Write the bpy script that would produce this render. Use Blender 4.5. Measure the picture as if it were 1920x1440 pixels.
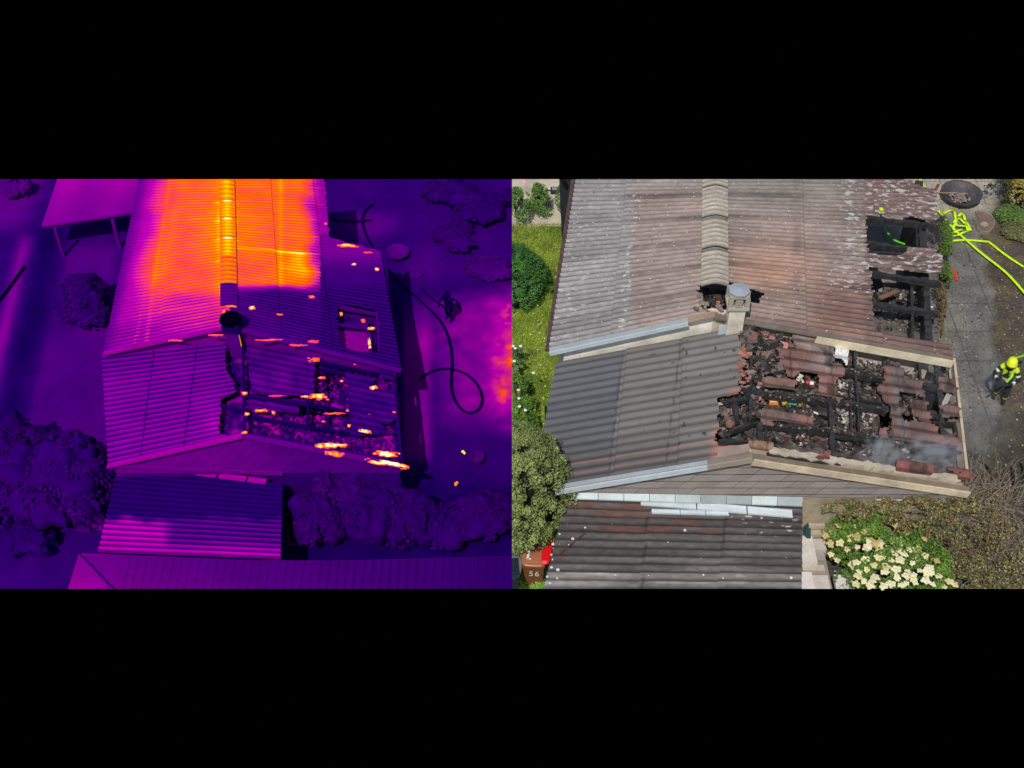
import bpy, bmesh, math, random
import numpy as np
from math import radians, sin, cos, pi, sqrt, atan2
from mathutils import Vector, Matrix
random.seed(7); RS = np.random.RandomState(11)
for o in list(bpy.data.objects): bpy.data.objects.remove(o)
sc = bpy.context.scene; C = sc.collection
# ---------------------------------------------------------------- camera, sky, sun, exposure
F = 2400.0; H = 24.0; PIT = radians(45.2); cP, sP = cos(PIT), sin(PIT)
cam = bpy.data.cameras.new('camera'); cam.sensor_fit = 'HORIZONTAL'; cam.sensor_width = 36; cam.lens = 36*F/1920
cam.clip_start = 0.1; cam.clip_end = 2000
co = bpy.data.objects.new('camera', cam); C.objects.link(co); co.location = (0, 0, H); co.rotation_euler = (pi/2-PIT, 0, 0)
sc.camera = co
SD = Vector((-0.28, -0.80, 0)).normalized(); EL = radians(54)
SUNV = Vector((SD.x*cos(EL), SD.y*cos(EL), sin(EL)))
W = bpy.data.worlds.new('World'); sc.world = W; W.use_nodes = True
nt = W.node_tree; sky = nt.nodes.new('ShaderNodeTexSky'); sky.sky_type = 'NISHITA'; sky.sun_disc = False
sky.sun_elevation = EL; sky.sun_rotation = atan2(SUNV.x, SUNV.y)
nt.nodes['Background'].inputs[1].default_value = 0.10
nt.links.new(sky.outputs[0], nt.nodes['Background'].inputs[0])
sl = bpy.data.lights.new('sun', 'SUN'); sl.energy = 3.1; sl.angle = radians(0.5); sl.color = (1, .96, .9)
so = bpy.data.objects.new('sun', sl); C.objects.link(so); so.rotation_euler = SUNV.to_track_quat('Z', 'Y').to_euler(); so.location = (0, 0, 40)
vs = sc.view_settings; vs.view_transform = 'Standard'; vs.look = 'None'; vs.exposure = 0; vs.gamma = 1
sc.cycles.volume_step_rate = 2
# ---------------------------------------------------------------- projection helpers
def at(px, py, z=0.0):
    dx = (px-960)/F; dy = (720-py)/F; d = (dx, cP+dy*sP, -sP+dy*cP); t = (z-H)/d[2]
    return Vector((d[0]*t, d[1]*t, z))
def atY(px, py, Y):
    dx = (px-960)/F; dy = (720-py)/F; d = (dx, cP+dy*sP, -sP+dy*cP); t = Y/d[1]
    return Vector((d[0]*t, Y, H+d[2]*t))
def pix(P):
    P = np.asarray(P, float); x = P[..., 0]; y = P[..., 1]; z = P[..., 2]-H
    dep = y*cP - z*sP; up = y*sP + z*cP
    return 960+F*x/dep, 720-F*up/dep
def inpoly(px, py, poly):
    r = np.zeros(px.shape, bool); n = len(poly); j = n-1
    for i in range(n):
        xi, yi = poly[i]; xj, yj = poly[j]
        if yi != yj:
            r ^= ((yi > py) != (yj > py)) & (px < (xj-xi)*(py-yi)/(yj-yi)+xi)
        j = i
    return r
def inany(px, py, polys):
    r = np.zeros(px.shape, bool)
    for p in polys: r |= inpoly(px, py, p)
    return r
def crop(ox, oy, s, pts): return [(ox+x/s, oy+y/s) for x, y in pts]
def hsh(ix, iy, k):
    v = np.sin(ix*127.1+iy*311.7+k*74.7)*43758.5453
    return v-np.floor(v)
def vn(x, y, k=0):
    x = np.asarray(x, float); y = np.asarray(y, float)
    ix = np.floor(x); iy = np.floor(y); fx = x-ix; fy = y-iy; fx = fx*fx*(3-2*fx); fy = fy*fy*(3-2*fy)
    a = hsh(ix, iy, k); b = hsh(ix+1, iy, k); c = hsh(ix, iy+1, k); d = hsh(ix+1, iy+1, k)
    return a+(b-a)*fx+(c-a)*fy+(a-b-c+d)*fx*fy
def fbm(x, y, k=0): return (vn(x, y, k)*4+vn(x*2.1, y*2.1, k+1)*2+vn(x*4.3, y*4.3, k+2))/7
def ss(a, b, x): t = np.clip((x-a)/(b-a), 0, 1); return t*t*(3-2*t)
def mix(a, b, t): t = np.asarray(t)[..., None]; return np.asarray(a)*(1-t)+np.asarray(b)*t
def lin(r, g, b): return tuple(((c/255)/12.92 if c/255 <= .04045 else ((c/255+.055)/1.055)**2.4) for c in (r, g, b))
# ---------------------------------------------------------------- materials
def mat(name, rough=.85, n1=(3, .25), n2=(25, .2), bump=(40, .15), spec=.25, fleck=None, speck=None, metal=0, stretch=(1, 1, 1), emit=0, diffuse=False):
    m = bpy.data.materials.new(name); m.use_nodes = True; t = m.node_tree; N = t.nodes; L = t.links
    b = N['Principled BSDF']; out = N['Material Output']
    at_ = N.new('ShaderNodeAttribute'); at_.attribute_name = 'Col'
    tc = N.new('ShaderNodeTexCoord'); mp = N.new('ShaderNodeMapping'); mp.inputs['Scale'].default_value = stretch
    L.new(tc.outputs['Object'], mp.inputs[0]); col = at_.outputs['Color']
    def noise(s, det=3, src=None):
        n = N.new('ShaderNodeTexNoise'); n.inputs['Scale'].default_value = s; n.inputs['Detail'].default_value = det
        L.new(src or mp.outputs[0], n.inputs['Vector']); return n.outputs[0]
    def math_(op, a, b_, clamp=False):
        n = N.new('ShaderNodeMath'); n.operation = op; n.use_clamp = clamp
        for i, v in enumerate((a, b_)):
            if isinstance(v, (int, float)): n.inputs[i].default_value = v
            else: L.new(v, n.inputs[i])
        return n.outputs[0]
    def scale(c, f):
        n = N.new('ShaderNodeVectorMath'); n.operation = 'SCALE'; L.new(c, n.inputs[0]); L.new(f, n.inputs['Scale']); return n.outputs[0]
    for s, a in (n1, n2):
        if a:
            f = math_('ADD', math_('MULTIPLY', math_('SUBTRACT', noise(s), .5), 3*a), 1.0)
            col = scale(col, math_('MAXIMUM', f, .1))
    if fleck:
        s, c, base = fleck
        nz = noise(s, 4); f = math_('ADD', nz, math_('MULTIPLY', at_.outputs['Alpha'], .5))
        fac = math_('MULTIPLY', math_('SUBTRACT', f, base), 14, True)
        mx = N.new('ShaderNodeMix'); mx.data_type = 'RGBA'; L.new(fac, mx.inputs[0]); L.new(col, mx.inputs[6]); mx.inputs[7].default_value = (*c, 1); col = mx.outputs[2]
    if speck:
        s, c, thr, rad = speck
        vo = N.new('ShaderNodeTexVoronoi'); vo.inputs['Scale'].default_value = s; L.new(tc.outputs['Object'], vo.inputs['Vector'])
        sep = N.new('ShaderNodeSeparateColor'); L.new(vo.outputs['Color'], sep.inputs[0])
        a = math_('GREATER_THAN', sep.outputs[0], thr); bb = math_('LESS_THAN', vo.outputs['Distance'], math_('MULTIPLY', sep.outputs[1], rad))
        fac = math_('MULTIPLY', a, bb)
        mx = N.new('ShaderNodeMix'); mx.data_type = 'RGBA'; L.new(fac, mx.inputs[0]); L.new(col, mx.inputs[6]); mx.inputs[7].default_value = (*c, 1); col = mx.outputs[2]
    if bump:
        bn = N.new('ShaderNodeBump'); bn.inputs['Strength'].default_value = bump[1]; bn.inputs['Distance'].default_value = .02
        L.new(noise(bump[0], 4), bn.inputs['Height'])
    if diffuse:
        N.remove(b); d = N.new('ShaderNodeBsdfDiffuse'); L.new(col, d.inputs[0]); L.new(d.outputs[0], out.inputs[0]); return m
    L.new(col, b.inputs['Base Color']); b.inputs['Roughness'].default_value = rough; b.inputs['Specular IOR Level'].default_value = spec
    b.inputs['Metallic'].default_value = metal
    if bump: L.new(bn.outputs[0], b.inputs['Normal'])
    if emit: L.new(col, b.inputs['Emission Color']); b.inputs['Emission Strength'].default_value = emit
    return m
M_roof = mat('weathered_corrugated_sheet', n1=(1.3, .22), n2=(14, .28), bump=(60, .25), fleck=(13, (.42, .41, .38), .79), speck=(12, (.62, .6, .55), .42, .19), stretch=(.28, 1, 1))
M_roof2 = mat('dark_coated_corrugated_sheet', rough=.8, n1=(1.0, .10), n2=(9, .10), bump=(60, .1), spec=.15, speck=(3.2, (.6, .6, .58), .82, .09), stretch=(.4, 1, 1))
M_shed = mat('dark_mossy_corrugated_sheet', n1=(1.2, .25), n2=(12, .35), bump=(50, .3), fleck=(14, (.40, .39, .34), .82), speck=(6, (.55, .55, .5), .72, .16), stretch=(.4, 1, 1))
M_tile = mat('scorched_red_brown_tile', n1=(3, .25), n2=(18, .3), bump=(60, .2))
M_char = mat('charred_timber', fleck=(30, (.12, .115, .11), .66), n1=(8, .6), n2=(40, .8), bump=(70, .8), spec=.4, rough=.6)
M_deb = mat('mixed_rubble', n1=(10, .5), n2=(45, .6), bump=(60, .6))
M_wall = mat('stained_cream_render', n1=(2.2, .38), n2=(14, .15), bump=(80, .2))
M_shing = mat('fibre_cement_cladding', n1=(1.2, .10), n2=(25, .12), bump=(80, .15))
M_zinc = mat('dull_zinc', rough=.5, n1=(2.5, .15), n2=(18, .12), bump=(50, .05), spec=.4)
M_ground = mat('dirty_ground', n1=(1.1, .35), n2=(13, .5), bump=(30, .6), fleck=(16, (.34, .32, .28), .93), speck=(9, (.55, .52, .46), .78, .2))
M_leaf = mat('leaves', rough=.6, n1=(2.5, .35), n2=None or (20, .15), bump=None, spec=.25)
M_bark = mat('bark', n1=(9, .4), n2=(40, .3))
M_stone = mat('pale_concrete', n1=(3, .2), n2=(30, .2), bump=(60, .3))
M_cloth = mat('heavy_cloth', n1=(12, .2), n2=(80, .2), bump=(150, .2))
M_plastic = mat('moulded_plastic', rough=.4, n1=(3, .06), n2=(30, .06), bump=None, spec=.5)
M_steel = mat('stainless_steel', rough=.35, n1=(4, .05), n2=(30, .05), bump=None, spec=.5, metal=.35)
M_rust = mat('rusty_steel', rough=.5, n1=(5, .5), n2=(30, .4), bump=(60, .2), spec=.4)
M_hose = mat('bright_hose_fabric', rough=.7, n1=(6, .22), n2=(50, .3), bump=None, emit=0)
M_flower = mat('flower_petals', rough=.7, n1=(9, .1), n2=(40, .15), bump=None)
M_th = mat('false_colour_surface', n1=(1.5, .14), n2=(26, .24), diffuse=True, bump=None)
M_thv = mat('false_colour_soft_surface', n1=(1.0, .30), n2=(4, .08), diffuse=True, bump=None)
M_ember = mat('glowing_ember', n1=(20, .12), n2=(60, .1), bump=None, emit=.3)
def plain(name, c, rough=1):
    m = bpy.data.materials.new(name); m.use_nodes = True; t = m.node_tree; t.nodes.remove(t.nodes['Principled BSDF'])
    d = t.nodes.new('ShaderNodeBsdfDiffuse'); d.inputs[0].default_value = (*c, 1); t.links.new(d.outputs[0], t.nodes['Material Output'].inputs[0]); return m
M_black = plain('matt_black', (0, 0, 0))
# ---------------------------------------------------------------- clipping: each model ends at the straight cut edges of its base
CAM = Vector((0, 0, H))
def _pl(a, b, inside):
    n = (Vector(a)-CAM).cross(Vector(b)-CAM).normalized()
    return -n if (Vector(inside)-CAM).dot(n) < 0 else n
N_top = _pl(at(0, 336), at(1920, 336), at(960, 720)); N_bot = _pl(at(0, 1104), at(1920, 1104), at(960, 720))
def clip(me, half):
    n = len(me.vertices)
    if not n: return
    co_ = np.empty(n*3, 'f'); me.vertices.foreach_get('co', co_); co_ = co_.reshape(-1, 3)
    pl = []
    px, py = pix(co_)
    if py.min() < 336: pl.append((CAM, N_top))
    if py.max() > 1104: pl.append((CAM, N_bot))
    if half > 0 and co_[:, 0].min() < 0: pl.append((Vector((0, 0, 0)), Vector((1, 0, 0))))
    if half < 0 and co_[:, 0].max() > 0: pl.append((Vector((0, 0, 0)), Vector((-1, 0, 0))))
    if not pl: return
    bm = bmesh.new(); bm.from_mesh(me)
    for c, nn in pl:
        bmesh.ops.bisect_plane(bm, geom=bm.verts[:]+bm.edges[:]+bm.faces[:], plane_co=c, plane_no=nn, clear_inner=True, dist=1e-6)
    bm.to_mesh(me); bm.free()
def wloc(o):
    v = Vector((0, 0, 0))
    while o: v += o.location; o = o.parent
    return v
HALF = 1
class MB:
    def __init__(s): s.v = []; s.f = []; s.c = []; s.n = 0
    def add(s, vs_, fs, col):
        vs_ = [tuple(v) for v in vs_]; s.v += vs_; s.f += [tuple(i+s.n for i in f) for f in fs]
        col = np.asarray(col, float)
        if col.ndim == 1: col = np.tile(col, (len(vs_), 1))
        if col.shape[1] == 3: col = np.hstack([col, np.zeros((len(col), 1))])
        s.c.append(col); s.n += len(vs_); return s
    def frame(s, c, X, Y, Z, col):   # box from half-axis vectors
        c = Vector(c); p = [c+a*X+b*Y+d*Z for d in (-1, 1) for a, b in ((-1, -1), (1, -1), (1, 1), (-1, 1))]
        return s.add(p, [(0, 3, 2, 1), (4, 5, 6, 7), (0, 1, 5, 4), (1, 2, 6, 5), (2, 3, 7, 6), (3, 0, 4, 7)], col)
    def box(s, c, size, col, rot=None):
        R = rot or Matrix.Identity(3)
        return s.frame(c, R@Vector((size[0]/2, 0, 0)), R@Vector((0, size[1]/2, 0)), R@Vector((0, 0, size[2]/2)), col)
    def bar(s, p, q, w, h, col, up=Vector((0, 0, 1)), rough=0):
        p = Vector(p); q = Vector(q); d = q-p; L = d.length
        if L < 1e-6: return s
        d.normalize(); X = d.cross(up)
        if X.length < 1e-3: X = d.cross(Vector((1, 0, 0)))
        X.normalize(); Z = X.cross(d).normalized()
        if not rough: return s.frame((p+q)/2, d*L/2, X*w/2, Z*h/2, col)
        n = max(2, int(L/.12)); vv = []; ff = []
        for i in range(n+1):
            c = p+d*L*i/n; k = 1+random.uniform(-rough, rough); kk = 1+random.uniform(-rough, rough)
            for a, b in ((-1, -1), (1, -1), (1, 1), (-1, 1)): vv.append(c+X*a*w/2*k+Z*b*h/2*kk)
            if i:
                o = (i-1)*4
                for j in range(4): ff.append((o+j, o+(j+1) % 4, o+4+(j+1) % 4, o+4+j))
        ff += [(0, 3, 2, 1), tuple(n*4+i for i in range(4))]
        return s.add(vv, ff, col)
    def tube(s, pts, r, col, seg=7, flat=1.0, cap=True):
        pts = [Vector(p) for p in pts]; n = len(pts); vv = []; ff = []
        rr = r if isinstance(r, (list, tuple)) else [r]*n
        for i, p in enumerate(pts):
            d = (pts[min(i+1, n-1)]-pts[max(i-1, 0)])
            if d.length < 1e-9: d = Vector((0, 0, 1))
            d.normalize(); a = Vector((0, 0, 1)) if abs(d.z) < .9 else Vector((1, 0, 0))
            X = d.cross(a).normalized(); Y = X.cross(d)
            for k in range(seg):
                t = 2*pi*k/seg; vv.append(p+X*cos(t)*rr[i]+Y*sin(t)*rr[i]*flat)
            if i:
                for k in range(seg): ff.append(((i-1)*seg+k, (i-1)*seg+(k+1) % seg, i*seg+(k+1) % seg, i*seg+k))
        if cap: ff += [tuple(range(seg))[::-1], tuple((n-1)*seg+k for k in range(seg))]
        return s.add(vv, ff, col)
    def lathe(s, c, prof, col, seg=24, sx=1, sy=1, cap=True):
        c = Vector(c); vv = []; ff = []
        for i, (r, z) in enumerate(prof):
            for k in range(seg):
                t = 2*pi*k/seg; vv.append(c+Vector((r*cos(t)*sx, r*sin(t)*sy, z)))
            if i:
                for k in range(seg): ff.append(((i-1)*seg+k, (i-1)*seg+(k+1) % seg, i*seg+(k+1) % seg, i*seg+k))
        if cap: ff += [tuple(range(seg))[::-1], tuple((len(prof)-1)*seg+k for k in range(seg))]
        return s.add(vv, ff, col)
    def chunk(s, c, size, col):   # irregular lump of rubble
        R = Matrix.Rotation(random.uniform(0, 6.3), 3, 'Z')@Matrix.Rotation(random.uniform(-.6, .6), 3, 'X')
        vv = []
        for d in (-1, 1):
            for a, b in ((-1, -1), (1, -1), (1, 1), (-1, 1)):
                vv.append(Vector(c)+R@Vector((a*size[0]/2*random.uniform(.5, 1.1), b*size[1]/2*random.uniform(.5, 1.1), d*size[2]/2*random.uniform(.5, 1.2))))
        return s.add(vv, [(0, 3, 2, 1), (4, 5, 6, 7), (0, 1, 5, 4), (1, 2, 6, 5), (2, 3, 7, 6), (3, 0, 4, 7)], col)
    def leaves(s, P, size, cols, nrm=None, aspect=.6, rs=RS):
        n = len(P); 
        if not n: return s
        d = rs.normal(size=(n, 3)); 
        if nrm is not None: d = d*.55+nrm
        d /= np.linalg.norm(d, axis=1)[:, None]+1e-9
        a = np.cross(d, rs.normal(size=(n, 3))); a /= np.linalg.norm(a, axis=1)[:, None]+1e-9
        b = np.cross(d, a); sz = (np.ones(n)*size*rs.uniform(.6, 1.3, n))[:, None]
        q = np.stack([P-a*sz, P-b*sz*aspect+d*sz*.15, P+a*sz, P+b*sz*aspect+d*sz*.15], 1).reshape(-1, 3)
        base = s.n; s.v += [tuple(x) for x in q.tolist()]; s.f += [(base+4*i, base+4*i+1, base+4*i+2, base+4*i+3) for i in range(n)]
        cc = np.repeat(cols, 4, 0); s.c.append(np.hstack([cc, np.zeros((len(cc), 1))])); s.n += 4*n; return s
    def build(s, name, m, parent=None, base=None, smooth=False, label=None, cat=None, group=None, kind=None, noclip=False):
        me = bpy.data.meshes.new(name); me.from_pydata(s.v, [], s.f)
        at_ = me.color_attributes.new('Col', 'FLOAT_COLOR', 'POINT'); cc = np.vstack(s.c).astype('f') if s.c else np.zeros((0, 4), 'f')
        at_.data.foreach_set('color', cc.ravel())
        if not noclip: clip(me, HALF)
        off = wloc(parent) if parent else Vector(base) if base else Vector((0, 0, 0))
        if off.length: me.transform(Matrix.Translation(-off))
        me.materials.append(m)
        if smooth: me.polygons.foreach_set('use_smooth', [True]*len(me.polygons))
        me.update(); o = bpy.data.objects.new(name, me); C.objects.link(o)
        if parent: o.parent = parent
        else: o.location = off
        if label: o['label'] = label
        if cat: o['category'] = cat
        if group: o['group'] = group
        if kind: o['kind'] = kind
        return o
def thing(name, label, cat, loc, group=None, rz=0):
    o = bpy.data.objects.new(name, None); C.objects.link(o); o.location = loc; o.rotation_euler.z = rz
    o['label'] = label; o['category'] = cat; o.empty_display_size = .2
    if group: o['group'] = group
    return o
def copy_tree(o, parent=None):
    c = o.copy(); C.objects.link(c); c.parent = parent
    for ch in [x for x in C.objects if x.parent == o]: copy_tree(ch, c)
    return c
# ---------------------------------------------------------------- surface patches (planes given by four corners)
class Patch:
    def __init__(s, rb, eb, rf, ef):   # ridge back, eave back, ridge front, eave front
        s.p = [np.array(x, float) for x in (rb, eb, rf, ef)]
        n = np.cross(s.p[1]-s.p[0], s.p[2]-s.p[0]); n /= np.linalg.norm(n); s.n = n if n[2] > 0 else -n
        s.lu = np.linalg.norm((s.p[1]+s.p[3]-s.p[0]-s.p[2])/2); s.lv = np.linalg.norm((s.p[2]+s.p[3]-s.p[0]-s.p[1])/2)
    def at(s, u, v):
        u = np.asarray(u, float)[..., None]; v = np.asarray(v, float)[..., None]; a, b, c, d = s.p
        return a*(1-u)*(1-v)+b*u*(1-v)+c*(1-u)*v+d*u*v
    def low(s, dz):
        q = Patch(*s.p); q.p = [x-np.array([0, 0, dz]) for x in s.p]; return q
    def uv(s, px, py):
        u = v = .5
        for _ in range(12):
            x, y = pix(s.at(u, v)); xu, yu = pix(s.at(u+1e-3, v)); xv, yv = pix(s.at(u, v+1e-3))
            J = np.array([[xu-x, xv-x], [yu-y, yv-y]])/1e-3; d = np.linalg.solve(J, np.array([px-x, py-y])); u += d[0]; v += d[1]
        return float(u), float(v)
    def pt(s, px, py, dz=0):
        u, v = s.uv(px, py); p = s.at(u, v); return Vector((p[0], p[1], p[2]+dz))
def sheet(P, pitch, amp, paint, keep=None, nu=60, row=6, laps=(), lift=0, thick=.012, per=8, jit=2.2, hook=None, u0=0., u1=1., v0=0., v1=1., waves=True):
    lv = P.lv*(v1-v0); nv = max(2, int(lv/pitch*per)); U = np.linspace(u0, u1, nu+1); V = np.linspace(v0, v1, nv+1)
    uu, vv = np.meshgrid(U, V, indexing='ij'); B = P.at(uu, vv); t = vv*P.lv; s_ = uu*P.lu
    h = amp*np.cos(2*pi*t/pitch)*.5 if waves else 0*t
    rl = row*pitch; fr = (t/rl) % 1.0; h = h+.012*fr
    for l in laps: pass
    L = [0]+list(laps)+[1]
    for a, b in zip(L[:-1], L[1:]):
        m = (uu >= a) & (uu < b+1e-6); h = h+np.where(m, .03*(uu-a)/(b-a), 0)
    px, py = pix(B); 
    if hook is not None: h = h+hook(px, py, s_, t)
    X = B+P.n*(h+lift)[..., None]
    col = paint(px, py, s_, t, fr)
    if col.shape[-1] == 3: col = np.concatenate([col, np.zeros(col.shape[:-1]+(1,))], -1)
    ids = np.arange((nu+1)*(nv+1)).reshape(nu+1, nv+1)
    fm = np.ones((nu, nv), bool)
    if keep is not None:
        cu = (uu[:-1, :-1]+uu[1:, 1:])/2; cv = (vv[:-1, :-1]+vv[1:, 1:])/2; fx, fy = pix(P.at(cu, cv))
        jx = (vn(cu*P.lu*5, cv*P.lv*9, 3)-.5)*2*jit+(vn(cu*P.lu*20, cv*P.lv*22, 5)-.5)*jit; jy = (vn(cu*P.lu*4, cv*P.lv*3, 4)-.5)*jit
        fm = keep(fx+jx, fy+jy)
    mb = MB(); I, J = np.nonzero(fm)
    fs = np.stack([ids[I, J], ids[I+1, J], ids[I+1, J+1], ids[I, J+1]], 1)
    nn = X.reshape(-1, 3).shape[0]; bot = (X-P.n*thick).reshape(-1, 3)
    fb = fs[:, ::-1]+nn; sides = []
    for di, dj, a, b in ((-1, 0, (0, 0), (0, 1)), (1, 0, (1, 1), (1, 0)), (0, -1, (1, 0), (0, 0)), (0, 1, (0, 1), (1, 1))):
        i2, j2 = I+di, J+dj; ok = (i2 < 0) | (j2 < 0) | (i2 >= nu) | (j2 >= nv)
        ii = np.clip(i2, 0, nu-1); jj = np.clip(j2, 0, nv-1); ed = ok | ~fm[ii, jj]
        A = ids[I[ed]+a[0], J[ed]+a[1]]; Bq = ids[I[ed]+b[0], J[ed]+b[1]]; sides.append(np.stack([A, Bq, Bq+nn, A+nn], 1))
    F_ = np.vstack([fs, fb]+sides); used = np.unique(F_); mp = -np.ones(2*nn, int); mp[used] = np.arange(len(used)); F_ = mp[F_]
    XX = np.vstack([X.reshape(-1, 3), bot])[used]; CC = np.vstack([col.reshape(-1, 4)]*2)[used]
    mb.add(XX.tolist(), F_.tolist(), CC); return mb
def split_build(mb_list): pass
# ================================================================ BLACK SURROUND
mb = MB(); mb.add([(-400, -200, -.03), (400, -200, -.03), (400, 900, -.03), (-400, 900, -.03)], [(0, 1, 2, 3)], (0, 0, 0))
mb.build('ground', M_black, kind='structure', noclip=True)
def gsheet(name, x0, x1, y0, y1, z, paint, m, n=160, keep=None, bumpf=None, kind='structure', label=None):
    X = np.linspace(x0, x1, n+1); Y = np.linspace(y0, y1, n+1); xx, yy = np.meshgrid(X, Y, indexing='ij')
    zz = xx*0+z
    if bumpf is not None: zz = zz+bumpf(xx, yy)
    B = np.stack([xx, yy, zz], -1); px, py = pix(B); col = paint(px, py, xx, yy)
    if col.shape[-1] == 3: col = np.concatenate([col, np.zeros(col.shape[:-1]+(1,))], -1)
    ids = np.arange((n+1)**2).reshape(n+1, n+1); fs = np.stack([ids[:-1, :-1], ids[1:, :-1], ids[1:, 1:], ids[:-1, 1:]], -1).reshape(-1, 4)
    if keep is not None:
        c = (B[:-1, :-1]+B[1:, 1:])/2; fx, fy = pix(c); fs = fs[keep(fx, fy, c[..., 0], c[..., 1]).ravel()]
    mb = MB(); mb.add(B.reshape(-1, 3).tolist(), fs.tolist(), col.reshape(-1, 4)); return mb.build(name, m, kind=kind, smooth=True, label=label)
# ================================================================ RIGHT MODEL: GROUND
def p_yard(px, py, x, y):
    f = fbm(x*1.3, y*1.3, 1); g = fbm(x*4, y*4, 9)
    beige = np.array(lin(176, 166, 146)); soot = np.array(lin(114, 110, 105)); soil = np.array(lin(84, 74, 66)); olive = np.array(lin(100, 92, 66)); dark = np.array(lin(52, 50, 48))
    c = mix(soot, np.array(lin(128, 123, 115)), ss(.35, .7, f))
    edge = 1862-ss(600, 420, py)*25+(vn(y*2, x*0, 3)-.5)*20
    t = ss(-6, 10, px-edge)*ss(375, 395, py)
    c = mix(c, mix(soil, olive, ss(.4, .65, g)), t)
    c = mix(c, beige*.95, ss(415+25*g, 385, py)*(1-ss(1855, 1880, px)))
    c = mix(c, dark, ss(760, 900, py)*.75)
    c = mix(c, dark*1.1, ss(.55, .3, fbm(x*.9+3, y*.9, 5))*.32)
    j = np.minimum(np.abs((y+.0*x) % 1.15-.57), np.abs((x-.2) % 1.15-.57)); c = mix(c, dark, ss(.022, .006, j)*.6*(1-t))
    a = .12+.5*t*ss(.45, .7, f); return np.concatenate([c, a[..., None]], -1)
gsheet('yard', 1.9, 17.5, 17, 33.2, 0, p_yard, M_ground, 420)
def p_lawn(px, py, x, y):
    f = fbm(x*1.5, y*1.5, 2); c = mix(lin(84, 108, 38), lin(140, 156, 60), ss(.3, .7, f)); return mix(c, lin(92, 84, 50), ss(.62, .8, fbm(x*2+9, y*2, 7)))
gsheet('lawn', -.0, 2.3, 17, 33.2, .005, p_lawn, M_deb, 120, keep=lambda fx, fy, x, y: y < 30.9)
gsheet('patio', -.0, 2.3, 30.5, 33.2, .012, lambda px, py, x, y: mix(lin(196, 184, 162), lin(170, 158, 138), ss(.4, .7, fbm(x*2, y*2, 3))), M_stone, 60)
# grass blades
n = 42000; gx = RS.uniform(0, 2.1, n); gy = RS.uniform(17.2, 30.6, n); hgt = RS.uniform(.03, .11, n)*(.7+fbm(gx*1.2, gy*1.2, 4)); an = RS.uniform(0, 6.28, n); w = .008
dx = np.cos(an)*w; dy = np.sin(an)*w; lx = RS.normal(0, .03, n); ly = RS.normal(0, .03, n)
V_ = np.stack([np.stack([gx-dx, gy-dy, gx*0], 1), np.stack([gx+dx, gy+dy, gx*0], 1), np.stack([gx+lx, gy+ly, hgt], 1)], 1).reshape(-1, 3)
gc = mix(lin(84, 120, 34), lin(160, 182, 74), RS.uniform(0, 1, n)); gc = mix(gc, lin(215, 205, 60), (RS.uniform(0, 1, n) > .93)*1.0)
mb = MB(); mb.add(V_.tolist(), [(3*i, 3*i+1, 3*i+2) for i in range(n)], np.repeat(gc, 3, 0)); mb.build('grass', M_leaf, kind='stuff', label='sunlit green lawn grass beside the left eave')
n = 260; P_ = np.stack([RS.uniform(0, 2., n), RS.uniform(17.5, 30, n), RS.uniform(.06, .12, n)], 1); wh = RS.uniform(0, 1, n) > .45
mb = MB(); mb.leaves(P_, .022, np.where(wh[:, None], np.array([[.75, .72, .68]]), np.array([[.7, .62, .06]])), nrm=np.array([[0, 0, 1.]]), aspect=1); mb.build('lawn_flowers', M_flower, kind='stuff', label='tiny white and yellow flowers dotted in the lawn')
# chips of debris scattered on the yard
mb = MB()
for i in range(1700):
    px = random.uniform(1770, 1920); py = random.choice([random.uniform(400, 900), random.uniform(440, 760)]); p = at(px, py, .01)
    s_ = random.choice([.012, .016, .02, .02, .03, .045]); k = random.random(); mb.chunk(p, (s_, s_*random.uniform(.4, 1), s_*.5), [lin(170, 162, 150), lin(130, 120, 110), lin(60, 50, 45), lin(104, 78, 62)][min(3, int(k*4.2))] )
mb.build('debris_chips', M_deb, kind='stuff', label='pale chips and splinters scattered over the yard beside the house')
# ================================================================ RIGHT MODEL: MAIN HOUSE
ZE, ZR = 2.9, 4.05
mRB, mRF = at(1341, 325, ZR), atY(1340, 588, 22.12)
mLB, mLF = at(1082, 325, ZE), at(1030, 655, ZE)
mQB, mQF = at(1751, 325, ZE), at(1785, 668, ZE)
ML = Patch(mRB, mLB, mRF, mLF); MR = Patch(mRB, mQB, mRF, mQF)
S9 = lambda p: crop(1280, 520, 9, p); C3 = lambda p: crop(1600, 336, 5.625, p); C6 = lambda p: crop(1600, 592, 5.625, p); C5 = lambda p: crop(1280, 592, 5.625, p); R4 = lambda p: crop(1380, 600, 4, p)
holeM = S9([(250, 245), (300, 150), (500, 100), (740, 110), (740, 90), (915, 90), (925, 190), (1345, 265), (1335, 350), (1290, 370), (1290, 430), (1000, 410), (980, 650), (600, 600), (460, 560), (330, 540), (320, 400), (320, 260)])
stripcut = C3([(120, 345), (130, 400), (140, 640), (165, 940), (190, 1100), (200, 1440), (205, 1465), (230, 1600)])+C6([(600, 235), (990, 305), (1200, 300), (1200, -1500)])+[(1830, 336), (1830, 300), (1619, 300), (1619, 360)]
K1 = C3([(90, -80), (400, -80), (700, 85), (860, 110), (880, 420), (780, 440), (640, 405), (300, 385), (120, 345)])
K2 = C3([(570, 715), (790, 740), (940, 820), (935, 1010), (700, 985), (560, 950), (470, 960), (420, 990), (160, 935), (150, 800), (480, 800), (540, 780)])
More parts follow.
